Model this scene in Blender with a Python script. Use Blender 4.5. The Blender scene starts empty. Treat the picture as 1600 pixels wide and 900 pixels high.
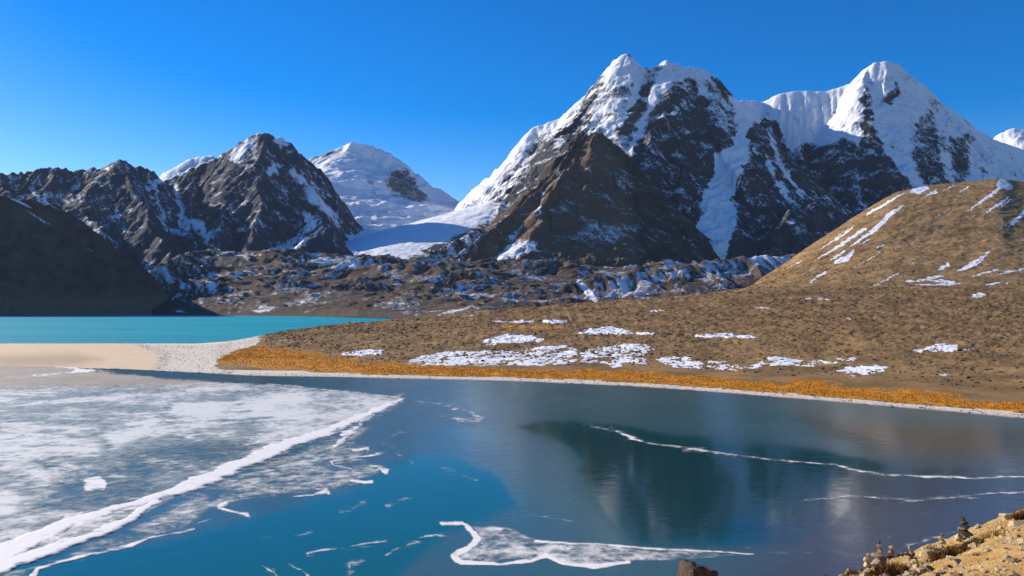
import bpy, bmesh, math, random
import numpy as np
from mathutils import Vector, Matrix, Euler

random.seed(7)
RNG = np.random.default_rng(11)
SC = bpy.context.scene
COL = SC.collection

# ------------------------------------------------------------------ camera, sky, sun, exposure
F, HCAM, YH = 1244.0, 40.0, 475.0          # focal length in photo pixels, camera height over the lake, horizon row
SUN_AZ, SUN_EL = 60.0, 23.0                # degrees left of the view direction, degrees up
cam_d = bpy.data.cameras.new('camera')
cam_d.sensor_width = 36.0
cam_d.lens = 36.0 * F / 1600.0
cam_d.shift_y = (YH - 450.0) / 1600.0
cam_d.clip_start, cam_d.clip_end = 0.5, 60000.0
cam = bpy.data.objects.new('camera', cam_d)
cam.location = (0, 0, HCAM)
cam.rotation_euler = (math.radians(90), 0, 0)
COL.objects.link(cam)
SC.camera = cam

W = bpy.data.worlds.new('World')
SC.world = W
W.use_nodes = True
wn, wl = W.node_tree.nodes, W.node_tree.links
sky = wn.new('ShaderNodeTexSky')
sky.sky_type = 'NISHITA'
sky.sun_disc = False
sky.sun_elevation = math.radians(SUN_EL)
sky.sun_rotation = math.radians(-SUN_AZ)
sky.altitude = 1200
sky.air_density = 1.0
sky.dust_density = 0.3
sky.ozone_density = 2.2
hs = wn.new('ShaderNodeHueSaturation')
hs.inputs['Hue'].default_value = 0.515
hs.inputs['Saturation'].default_value = 1.6
hs.inputs['Value'].default_value = 1.0
wl.new(sky.outputs[0], hs.inputs['Color'])
wl.new(hs.outputs[0], wn['Background'].inputs['Color'])
wn['Background'].inputs['Strength'].default_value = 0.104

az, el = math.radians(SUN_AZ), math.radians(SUN_EL)
TO_SUN = Vector((-math.cos(el) * math.sin(az), math.cos(el) * math.cos(az), math.sin(el)))
sun_d = bpy.data.lights.new('sun', 'SUN')
sun_d.energy = 5.0
sun_d.angle = math.radians(0.5)
sun_d.color = (1.0, 0.9, 0.76)
sun = bpy.data.objects.new('sun', sun_d)
sun.rotation_euler = (-TO_SUN).to_track_quat('-Z', 'Y').to_euler()
sun.location = (-200, 100, 300)
COL.objects.link(sun)

SC.view_settings.view_transform = 'Standard'
SC.view_settings.look = 'None'
SC.view_settings.exposure = 0.62
SC.view_settings.gamma = 1.0
SC.view_settings.use_curve_mapping = False
SC.cycles.max_bounces = 6
SC.cycles.transparent_max_bounces = 12

# ------------------------------------------------------------------ small maths
def smooth(a, b, x):
    t = np.clip((x - a) / (b - a), 0, 1)
    return t * t * (3 - 2 * t)

_perm = np.random.default_rng(3).permutation(256).astype(np.int32)
_perm = np.concatenate([_perm, _perm])
_ang = np.random.default_rng(4).uniform(0, 2 * np.pi, 256)
_gx, _gy = np.cos(_ang).astype(np.float32), np.sin(_ang).astype(np.float32)

def noise(x, y, seed=0):
    x = np.asarray(x, np.float64) + seed * 37.17
    y = np.asarray(y, np.float64) + seed * 91.73
    xf, yf = np.floor(x), np.floor(y)
    xi, yi = xf.astype(np.int64) & 255, yf.astype(np.int64) & 255
    fx, fy = (x - xf).astype(np.float32), (y - yf).astype(np.float32)
    u, v = fx * fx * fx * (fx * (fx * 6 - 15) + 10), fy * fy * fy * (fy * (fy * 6 - 15) + 10)
    def g(ix, iy, dx, dy):
        h = _perm[_perm[ix & 255] + (iy & 255)]
        return _gx[h] * dx + _gy[h] * dy
    a, b = g(xi, yi, fx, fy), g(xi + 1, yi, fx - 1, fy)
    c, d = g(xi, yi + 1, fx, fy - 1), g(xi + 1, yi + 1, fx - 1, fy - 1)
    lo, hi = a + u * (b - a), c + u * (d - c)
    return (lo + v * (hi - lo)) * 1.5

def fbm(x, y, seed=0, octaves=4, gain=0.5):
    s, a, t = 0, 1.0, 0
    for i in range(octaves):
        s = s + a * noise(x * 2 ** i, y * 2 ** i, seed + i)
        t += a
        a *= gain
    return s / t

def ridged(x, y, seed=0, octaves=4, gain=0.5):
    s, a, t = 0, 1.0, 0
    for i in range(octaves):
        s = s + a * (1 - 2 * np.abs(noise(x * 2 ** i, y * 2 ** i, seed + i)))
        t += a
        a *= gain
    return s / t

def to3(px, py, Y):
    return ((px - 800.0) / F * Y, Y, HCAM + (YH - py) / F * Y)

def pix(X, Y, Z):
    return 800.0 + F * X / Y, YH - F * (Z - HCAM) / Y

def poly_sd(px, py, poly):
    """signed distance to a closed outline, positive inside"""
    d = np.full(px.shape, 1e9)
    inside = np.zeros(px.shape, bool)
    n = len(poly)
    for i in range(n):
        ax, ay = poly[i]
        bx, by = poly[(i + 1) % n]
        vx, vy = bx - ax, by - ay
        t = np.clip(((px - ax) * vx + (py - ay) * vy) / (vx * vx + vy * vy + 1e-9), 0, 1)
        d = np.minimum(d, np.hypot(px - ax - t * vx, py - ay - t * vy))
        if ay != by:
            c = ((ay > py) != (by > py)) & (px < (bx - ax) * (py - ay) / (by - ay) + ax)
            inside ^= c
    return np.where(inside, d, -d)

def line_sd(px, py, pts):
    """pts (x, y, half width): positive within the stroke"""
    s = np.full(px.shape, -1e9)
    for (ax, ay, aw), (bx, by, bw) in zip(pts[:-1], pts[1:]):
        vx, vy = bx - ax, by - ay
        t = np.clip(((px - ax) * vx + (py - ay) * vy) / (vx * vx + vy * vy + 1e-9), 0, 1)
        s = np.maximum(s, aw + t * (bw - aw) - np.hypot(px - ax - t * vx, py - ay - t * vy))
    return s

# ------------------------------------------------------------------ mesh helpers
def mesh_np(name, verts, faces, mat, attrs=None, smooth_shade=True):
    """faces: int array (n, 3) or (n, 4)"""
    me = bpy.data.meshes.new(name)
    verts = np.ascontiguousarray(verts, np.float32)
    faces = np.ascontiguousarray(faces, np.int32)
    k = faces.shape[1]
    me.vertices.add(len(verts))
    me.vertices.foreach_set('co', verts.ravel())
    me.loops.add(faces.size)
    me.loops.foreach_set('vertex_index', faces.ravel())
    me.polygons.add(len(faces))
    me.polygons.foreach_set('loop_start', np.arange(0, faces.size, k, dtype=np.int32))
    me.polygons.foreach_set('loop_total', np.full(len(faces), k, np.int32))
    me.polygons.foreach_set('use_smooth', np.full(len(faces), smooth_shade, bool))
    for an, av in (attrs or {}).items():
        a = me.attributes.new(an, 'FLOAT', 'POINT')
        a.data.foreach_set('value', np.ascontiguousarray(av, np.float32).ravel())
    me.materials.append(mat)
    me.update(calc_edges=True)
    return me

def tag(o, label, cat=None, group=None, kind=None):
    o['label'] = label
    if cat: o['category'] = cat
    if group: o['group'] = group
    if kind: o['kind'] = kind
    return o

def link(name, me, parent=None):
    o = bpy.data.objects.new(name, me)
    COL.objects.link(o)
    if parent: o.parent = parent
    return o

def grid_obj(name, X, Y, Z, mat, attrs=None, keep=None):
    """heightfield sheet from 2D arrays; keep = boolean per quad"""
    r, c = X.shape
    idx = np.arange(r * c).reshape(r, c)
    q = np.stack([idx[:-1, :-1], idx[:-1, 1:], idx[1:, 1:], idx[1:, :-1]], -1).reshape(-1, 4)
    if keep is not None:
        q = q[keep.ravel()]
    V = np.stack([X, Y, Z], -1).reshape(-1, 3)
    used = np.zeros(len(V), bool)
    used[q.ravel()] = True
    remap = np.cumsum(used) - 1
    at = {k: np.asarray(v).reshape(-1)[used] for k, v in (attrs or {}).items()}
    return link(name, mesh_np(name, V[used], remap[q], mat, at))

def pieces(k, most):
    """connected pieces of a boolean quad grid (8-neighbour), largest first, specks dropped"""
    rows = np.where(k.any(1))[0]; cols = np.where(k.any(0))[0]
    r0, c0 = rows[0], cols[0]
    sub = k[r0:rows[-1] + 1, c0:cols[-1] + 1]
    h, w = sub.shape
    lab = np.where(sub, np.arange(1, h * w + 1).reshape(h, w), 0)
    while True:
        p = np.pad(lab, 1)
        m = lab.copy()
        for dy in (0, 1, 2):
            for dx in (0, 1, 2):
                m = np.maximum(m, p[dy:dy + h, dx:dx + w])
        m = np.where(sub, m, 0)
        # pointer jumping: follow the label to that cell's own label
        fl = m.ravel()
        for _ in range(3):
            nz = fl > 0
            fl = np.where(nz, np.maximum(fl, fl[np.maximum(fl, 1) - 1]), 0)
        m = fl.reshape(h, w)
        if (m == lab).all():
            break
        lab = m
    ids, cnt = np.unique(lab[lab > 0], return_counts=True)
    order = np.argsort(-cnt)[:most]
    out = []
    for j in order:
        if out and cnt[j] < 5:
            break
        f = np.zeros(k.shape, bool)
        f[r0:r0 + h, c0:c0 + w] = lab == ids[j]
        out.append(f)
    return out

def normals_z(X, Y, Z):
    P = np.stack([X, Y, Z], -1)
    a = np.gradient(P, axis=1)
    b = np.gradient(P, axis=0)
    n = np.cross(a, b)
    n /= np.linalg.norm(n, axis=-1, keepdims=True) + 1e-9
    n *= np.sign(n[..., 2:3] + 1e-9)
    return n

# ------------------------------------------------------------------ materials
class NT:
    def __init__(self, name):
        self.m = bpy.data.materials.new(name)
        self.m.use_nodes = True
        self.t = self.m.node_tree
        self.b = self.t.nodes['Principled BSDF']
        self.out = self.t.nodes['Material Output']
        self.pos = self.n('ShaderNodeTexCoord').outputs['Object']
    def n(self, typ, **kw):
        nd = self.t.nodes.new(typ)
        for k, v in kw.items():
            setattr(nd, k, v)
        return nd
    def set(self, sock, v):
        if isinstance(v, bpy.types.NodeSocket):
            self.t.links.new(v, sock)
        elif isinstance(v, (tuple, list)) and len(v) == 3 and sock.type == 'RGBA':
            sock.default_value = (*v, 1)
        else:
            sock.default_value = v
    def attr(self, name):
        return self.n('ShaderNodeAttribute', attribute_name=name).outputs['Fac']
    def math(self, op, a, b=0.0, c=0.0, clamp=False):
        nd = self.n('ShaderNodeMath', operation=op, use_clamp=clamp)
        self.set(nd.inputs[0], a); self.set(nd.inputs[1], b); self.set(nd.inputs[2], c)
        return nd.outputs[0]
    def noise(self, scale, detail=4, rough=0.55, dist=0.0, vec=None, stretch=None):
        v = vec or self.pos
        if stretch:
            mp = self.n('ShaderNodeMapping')
            mp.inputs['Scale'].default_value = stretch
            self.t.links.new(v, mp.inputs[0])
            v = mp.outputs[0]
        nd = self.n('ShaderNodeTexNoise')
        self.t.links.new(v, nd.inputs['Vector'])
        nd.inputs['Scale'].default_value = scale
        nd.inputs['Detail'].default_value = detail
        nd.inputs['Roughness'].default_value = rough
        nd.inputs['Distortion'].default_value = dist
        return nd.outputs['Fac']
    def step(self, a, b, x):
        nd = self.n('ShaderNodeMapRange', interpolation_type='SMOOTHSTEP')
        self.set(nd.inputs['Value'], x)
        self.set(nd.inputs['From Min'], a); self.set(nd.inputs['From Max'], b)
        return nd.outputs[0]
    def mix(self, f, a, b):
        nd = self.n('ShaderNodeMix', data_type='RGBA')
        self.set(nd.inputs[0], f); self.set(nd.inputs[6], a); self.set(nd.inputs[7], b)
        return nd.outputs[2]
    def mixf(self, f, a, b):
        nd = self.n('ShaderNodeMix', data_type='FLOAT')
        self.set(nd.inputs[0], f); self.set(nd.inputs[2], a); self.set(nd.inputs[3], b)
        return nd.outputs[0]
    def bump(self, h, strength, dist):
        nd = self.n('ShaderNodeBump')
        self.set(nd.inputs['Strength'], strength)
        nd.inputs['Distance'].default_value = dist
        self.t.links.new(h, nd.inputs['Height'])
        self.t.links.new(nd.outputs[0], self.b.inputs['Normal'])
    def base(self, col, rough=0.9, spec=0.2):
        self.set(self.b.inputs['Base Color'], col)
        self.set(self.b.inputs['Roughness'], rough)
        self.b.inputs['Specular IOR Level'].default_value = spec
        return self.m

def rock_snow_mat(name, rock_a, rock_b, brown, s=0.01, snow_col=(0.82, 0.83, 0.85), bump=6.0):
    """mountain rock with snow; attributes snow (cover) and tint (share of brown rock, on the massif also painted sunlight)"""
    N = NT(name)
    n1 = N.noise(s, 8, 0.62)
    n2 = N.noise(s * 6, 6, 0.65, stretch=(1, 1, 0.35))
    rock = N.mix(N.step(0.3, 0.7, n1), rock_a, rock_b)
    rock = N.mix(N.step(0.35, 0.75, N.math('ADD', N.attr('tint'), N.math('MULTIPLY_ADD', n2, 0.7, -0.35))), rock, brown)
    rock = N.mix(N.step(0.55, 0.8, n2), rock, tuple(0.6 * v for v in rock_a))
    sn = N.step(0.36, 0.64, N.math('ADD', N.attr('snow'), N.math('MULTIPLY_ADD', N.noise(s * 9, 7, 0.75), 1.5, -0.75)))
    col = N.mix(sn, rock, snow_col)
    N.bump(N.noise(s * 5, 9, 0.68), N.mixf(sn, 1.0, 0.3), bump * 1.8)
    return N.base(col, N.mixf(sn, 0.92, 0.6), 0.15)

M_MAIN = rock_snow_mat('massif_rock', (0.027, 0.03, 0.04), (0.056, 0.057, 0.068), (0.26, 0.165, 0.105), 0.012)  # brown kept bright to carry sunlight on the lit face
M_PYR = rock_snow_mat('pyramid_rock', (0.036, 0.029, 0.028), (0.08, 0.058, 0.045), (0.19, 0.115, 0.07), 0.014)
M_LEFT = rock_snow_mat('range_rock', (0.034, 0.04, 0.058), (0.062, 0.068, 0.09), (0.07, 0.062, 0.068), 0.012)
M_PEAK = rock_snow_mat('peak_rock', (0.08, 0.075, 0.08), (0.14, 0.13, 0.13), (0.15, 0.12, 0.1), 0.010)
M_MORAINE = rock_snow_mat('moraine_rubble', (0.045, 0.035, 0.03), (0.10, 0.072, 0.056), (0.17, 0.11, 0.072), 0.03, bump=4.0)
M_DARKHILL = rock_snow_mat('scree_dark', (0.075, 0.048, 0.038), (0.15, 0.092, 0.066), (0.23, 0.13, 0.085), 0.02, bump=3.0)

def moor_mat(name, rock_scale=0.12, k=1.0):
    """stony brown slope; attributes snow, grass (golden turf), gravel"""
    N = NT(name)
    n1 = N.noise(0.03, 6, 0.6)
    n2 = N.noise(rock_scale, 8, 0.7)
    n3 = N.noise(rock_scale * 6, 5, 0.7)
    c = N.mix(N.step(0.35, 0.65, n1), (0.185 * k, 0.112 * k, 0.046 * k), (0.31 * k, 0.188 * k, 0.08 * k))
    c = N.mix(N.math('MULTIPLY', N.step(0.53, 0.7, n2), 0.8), c, (0.10, 0.065, 0.036))
    c = N.mix(N.math('MULTIPLY', N.step(0.58, 0.72, n3), 0.6), c, (0.10, 0.07, 0.045))
    c = N.mix(N.math('MULTIPLY', N.step(0.6, 0.75, N.noise(rock_scale * 3, 4, 0.6)), 0.5), c, (0.36, 0.24, 0.11))
    g = N.step(0.3, 0.7, N.math('ADD', N.attr('grass'), N.math('MULTIPLY_ADD', N.noise(0.2, 7, 0.75), 1.5, -0.75)))
    gc = N.mix(N.step(0.25, 0.75, N.math('MULTIPLY_ADD', N.noise(0.6, 5, 0.7), 0.5, N.math('MULTIPLY', N.noise(0.07, 5, 0.7), 0.5))), (0.40, 0.145, 0.012), (0.74, 0.335, 0.03))
    gc = N.mix(N.math('MULTIPLY', N.step(0.56, 0.7, N.noise(0.16, 6, 0.72)), 0.7), gc, (0.22, 0.12, 0.035))
    c = N.mix(g, c, gc)
    sn = N.step(0.4, 0.6, N.math('ADD', N.attr('snow'), N.math('MULTIPLY_ADD', N.noise(0.22, 7, 0.72), 0.9, -0.45)))
    c = N.mix(sn, c, (0.86, 0.88, 0.9))
    N.bump(N.noise(rock_scale * 4, 8, 0.7), N.mixf(sn, 0.8, 0.3), 0.6)
    return N.base(c, 0.92, 0.12)

M_MOOR = moor_mat('stony_moor')
M_HILL = moor_mat('brown_scree', 0.2, 1.4)

def beach_mat():
    """attributes gravel (0 sand .. 1 pale gravel), wet"""
    N = NT('lake_sand')
    sand = N.mix(N.noise(0.05, 5, 0.6), (0.60, 0.42, 0.25), (0.74, 0.57, 0.38))
    spk = N.step(0.53, 0.62, N.noise(1.1, 4, 0.8))
    grav = N.mix(spk, (0.72, 0.64, 0.53), (0.26, 0.19, 0.12))
    grav = N.mix(N.step(0.6, 0.7, N.noise(0.12, 5, 0.7)), grav, (0.22, 0.16, 0.09))
    c = N.mix(N.step(0.35, 0.65, N.math('ADD', N.attr('gravel'), N.math('MULTIPLY_ADD', N.noise(0.15, 4, 0.7), 0.6, -0.3))), sand, grav)
    c = N.mix(N.math('MULTIPLY', N.attr('damp'), 0.75), c, (0.36, 0.26, 0.15))
    c = N.mix(N.attr('wet'), c, (0.15, 0.10, 0.055))
    N.bump(N.noise(0.8, 5, 0.7), 0.4, 0.15)
    return N.base(c, 0.9, 0.2)
M_BEACH = beach_mat()

def water_mat():
    """attribute film: thin skin of new ice that dulls the mirror"""
    N = NT('thin_ice_water')
    n1 = N.noise(0.035, 6, 0.6, 0.6)
    film = N.math('MULTIPLY', N.attr('film'), N.math('MULTIPLY_ADD', n1, 0.9, 0.5), clamp=True)
    body_reflect = N.mix(N.noise(0.012, 3, 0.5), (0.003, 0.085, 0.095), (0.008, 0.125, 0.125))
    c = N.mix(film, body_reflect, (0.085, 0.115, 0.12))
    c = N.mix(N.attr('body_reflect'), c, (0.008, 0.032, 0.034))  # reflection of the dark mountain painted into the body colour
    c = N.mix(N.attr('silt_reflect'), c, (0.075, 0.058, 0.045))  # brownish lake bottom, plus the brown hill's reflection painted as colour
    r = N.mixf(film, 0.07, 0.28)
    N.bump(N.noise(0.22, 5, 0.6, 0.3), N.mixf(film, 0.05, 0.16), 0.6)
    m = N.base(c, r, 0.5)
    N.b.inputs['IOR'].default_value = 1.31
    return m
M_WATER = water_mat()

def turquoise_mat():
    N = NT('turquoise_water')
    c = N.mix(N.step(0.3, 0.7, N.noise(0.012, 5, 0.6, stretch=(0.12, 1, 1))), (0.0, 0.25, 0.32), (0.0, 0.34, 0.42))
    N.bump(N.noise(0.4, 4, 0.6), 0.25, 0.3)
    return N.base(c, 0.6, 0.08)
M_TURQ = turquoise_mat()

def ice_mat(name, white, grey, lo=0.0):
    """attribute cover: how much of the surface is frosted; brown: muddy ice"""
    N = NT(name)
    n1 = N.noise(0.35, 7, 0.72, 0.4)
    n2 = N.noise(0.06, 6, 0.6, 0.8)
    cov = N.attr('cover')
    a = N.step(0.15, 0.95, N.math('ADD', cov, N.math('MULTIPLY_ADD', n1, 1.8, -0.9)))
    col = N.mix(N.step(0.2, 0.8, N.math('ADD', N.attr('bright'), N.math('MULTIPLY_ADD', N.math('MULTIPLY_ADD', n2, 0.5, N.math('MULTIPLY', n1, 0.5)), 1.6, -0.8))), grey, white)
    col = N.mix(N.attr('mud'), col, (0.40, 0.31, 0.19))
    N.base(col, 0.55, 0.3)
    N.bump(n1, 0.5, 0.12)
    tr = N.n('ShaderNodeBsdfTransparent')
    mx = N.n('ShaderNodeMixShader')
    N.t.links.new(a, mx.inputs[0])
    N.t.links.new(tr.outputs[0], mx.inputs[1])
    N.t.links.new(N.b.outputs[0], mx.inputs[2])
    N.t.links.new(mx.outputs[0], N.out.inputs['Surface'])
    return N.m
M_ICE = ice_mat('frosted_ice', (0.74, 0.73, 0.66), (0.27, 0.325, 0.325))
M_RIDGE = ice_mat('snow_on_ice', (0.9, 0.86, 0.8), (0.66, 0.66, 0.63))

def stone_mat(name, a, b, scale=3.0, bump=0.03):
    N = NT(name)
    n = N.noise(scale, 7, 0.7)
    c = N.mix(N.step(0.3, 0.7, n), a, b)
    c = N.mix(N.step(0.6, 0.7, N.noise(scale * 3, 4, 0.7)), c, tuple(0.5 * v for v in a))
    N.bump(N.noise(scale * 4, 8, 0.7), 0.8, bump)
    return N.base(c, 0.9, 0.2)
M_STONE_PALE = stone_mat('stone_pale', (0.34, 0.26, 0.15), (0.58, 0.46, 0.29))
M_STONE_BROWN = stone_mat('stone_brown', (0.16, 0.105, 0.06), (0.30, 0.20, 0.11))
M_STONE_DARK = stone_mat('stone_dark', (0.05, 0.038, 0.03), (0.12, 0.085, 0.06))
M_MOORROCK = stone_mat('moor_stone', (0.07, 0.048, 0.03), (0.17, 0.11, 0.062), 0.8, 0.15)

def plant_mat(name, a, b):
    N = NT(name)
    c = N.mix(N.math('MULTIPLY_ADD', N.noise(2.0, 3, 0.6), 0.5, N.math('MULTIPLY', N.step(0.3, 0.7, N.noise(0.12, 5, 0.7)), 0.5)), a, b)
    return N.base(c, 0.8, 0.1)
M_GOLD = plant_mat('golden_grass', (0.40, 0.15, 0.015), (0.76, 0.36, 0.04))
M_TWIG = plant_mat('dry_twig', (0.09, 0.045, 0.018), (0.20, 0.10, 0.035))
M_STRAW = plant_mat('straw', (0.34, 0.22, 0.08), (0.52, 0.36, 0.14))

# ------------------------------------------------------------------ ground that reaches the horizon
def base_ground():
    bm = bmesh.new()
    ring = [0, 800, 3000, 9000, 14000]
    n = 64
    prev = [bm.verts.new((0, 0, -6))]
    for k, r in enumerate(ring[1:]):
        cur = [bm.verts.new((r * math.cos(2 * math.pi * i / n), r * math.sin(2 * math.pi * i / n), -6)) for i in range(n)]
        for i in range(n):
            if len(prev) == 1:
                bm.faces.new((prev[0], cur[i], cur[(i + 1) % n]))
            else:
                bm.faces.new((prev[i], cur[i], cur[(i + 1) % n], prev[(i + 1) % n]))
        prev = cur
    me = bpy.data.meshes.new('ground')
    bm.to_mesh(me); bm.free()
    me.materials.append(M_MOOR)
    tag(link('ground', me), 'brown valley floor far beneath and behind everything', 'ground', kind='structure')
base_ground()

# ------------------------------------------------------------------ mountains from ridge lines
def ridge_field(X, Y, ridges, base):
    """height = highest of many ridges, each falling off with gullies running down its flanks"""
    H = np.full(X.shape, base, np.float64)
    Fd = np.zeros(X.shape)
    for ri, R in enumerate(ridges):
        P = [to3(*p) for p in R['p']]
        if len(P) <= 8 and base < 100:                 # spurs wander as they fall
            rr = random.Random(500 + ri)
            Q = [P[0]]
            for a_, b_ in zip(P[:-1], P[1:]):
                L_ = math.hypot(b_[0] - a_[0], b_[1] - a_[1])
                for t_ in (0.33, 0.66, 1.0):
                    w_ = min(0.16 * L_, 34.0)
                    Q.append((a_[0] + t_ * (b_[0] - a_[0]) + rr.uniform(-w_, w_), a_[1] + t_ * (b_[1] - a_[1]) + rr.uniform(-w_, w_), a_[2] + t_ * (b_[2] - a_[2]) + rr.uniform(-16, 10)))
            P = Q
        sl, sr = R.get('s', (1.0, 1.0))
        r0 = R.get('r', 0.0)
        best = np.full(X.shape, -1e9); U = np.zeros(X.shape); Dd = np.zeros(X.shape)
        acc = ri * 1777.0
        for (ax, ay, az_), (bx, by, bz) in zip(P[:-1], P[1:]):
            vx, vy = bx - ax, by - ay
            L = math.hypot(vx, vy) + 1e-6
            t = np.clip(((X - ax) * vx + (Y - ay) * vy) / (L * L), 0, 1)
            dx, dy = X - ax - t * vx, Y - ay - t * vy
            d = np.hypot(dx, dy)
            zr = az_ + t * (bz - az_)
            side = (vx * dy - vy * dx) / (L * d + 1e-6)
            s = (sl + sr) / 2 + (sl - sr) / 2 * side
            dr = np.sqrt(d * d + r0 * r0) - r0
            D = 2.2 * np.maximum(zr - base, 40.0)
            h = zr - D * (1 - np.exp(-s * dr / D))
            m = h > best
            best = np.where(m, h, best); U = np.where(m, acc + t * L, U); Dd = np.where(m, d, Dd)
            acc += L
        A, lam = R.get('a', 60.0) * R.get('k', 1.9), R.get('l', 260.0) * 0.75
        f = Dd / (Dd + R.get('fade', 140.0))
        wu = U + 0.25 * lam * noise(Dd / lam * 0.7, U / lam * 0.4, 5 + ri)
        g = ridged(wu / lam, Dd / (lam * 4.0), 11 + ri, 4, 0.55)
        best = best + A * f * (g - 0.62) + R.get('jag', 6.0) * 1.5 * (noise(U / 60.0, Dd / 80.0, 70 + ri) + 0.6 * noise(U / 22.0, Dd / 40.0, 170 + ri)) * np.exp(-Dd / 160.0) * 1.5
        m = best > H
        H = np.where(m, best, H); Fd = np.where(m, f * R.get('q', 1.0), Fd)
    return H, Fd

def polar(px0, px1, dpx, Ys):
    px = np.arange(px0, px1 + 1e-6, dpx)
    PX, YY = np.meshgrid(px, Ys)
    return (PX - 800.0) / F * YY, YY

def paint(px, py, base, items):
    """snow cover targets laid out on the mountain: (value, softness, outline or stroke)"""
    M = base
    for v, soft, pts in items:
        sd = line_sd(px, py, pts) if len(pts[0]) == 3 else poly_sd(px, py, pts)
        M = M + (v - M) * smooth(-soft, soft, sd)
    return M

def mountain(name, X, Y, ridges, base, mat, label, snow_base, items, nz0, knz, kn, tint_fn, crag=(72, 230), strata=1.4, warp=9.0, name_seed=0):
    wx, wy = 40 * fbm(X / 420, Y / 420, 31, 3), 40 * fbm(X / 420, Y / 420, 41, 3)
    Z, f = ridge_field(X + wx * 0.5, Y + wy * 0.5, ridges, base)
    A, lam = crag
    Z = Z + f * A * (ridged(X / lam, Y / lam + Z / (lam * 2.5), 51, 7, 0.62) - 0.5)
    bed = Z + 0.12 * X + 30 * fbm(X / 260, Y / 260, 57, 3)
    Z = Z + f * strata * (np.sin(2 * np.pi * bed / 46) + 0.5 * np.sin(2 * np.pi * bed / 19 + 1.3))
    n = normals_z(X, Y, Z)
    px, py = pix(X, Y, Z)
    qx = px + warp * fbm(X / 130, Y / 130 + Z / 200, 61, 4)
    qy = py + warp * fbm(X / 130, Y / 130 + Z / 200, 66, 4)
    qx = qx + 0.7 * warp * fbm(X / 38, Y / 38 + Z / 90, 62, 3)
    M = 0.17 + 0.7 * (paint(qx, qy, snow_base(px, py, Z), items) - 0.12)
    wv = 30 * fbm(X / 90, Z / 90, 84, 3)
    S = M + knz * (np.minimum(n[..., 2], 0.72) - nz0) + kn * (0.75 * fbm((X + 0.8 * Y + wv) / 34, Z / 120, 81, 5, 0.68) + 0.5 * fbm(X / 170, Y / 170 + Z / 150, 86, 4, 0.6))
    T = tint_fn(px, py, Z, n)
    o = grid_obj(name, X, Y, Z, mat, {'snow': S, 'tint': T})
    tag(o, label, 'mountain', kind='structure')
    return o

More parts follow.
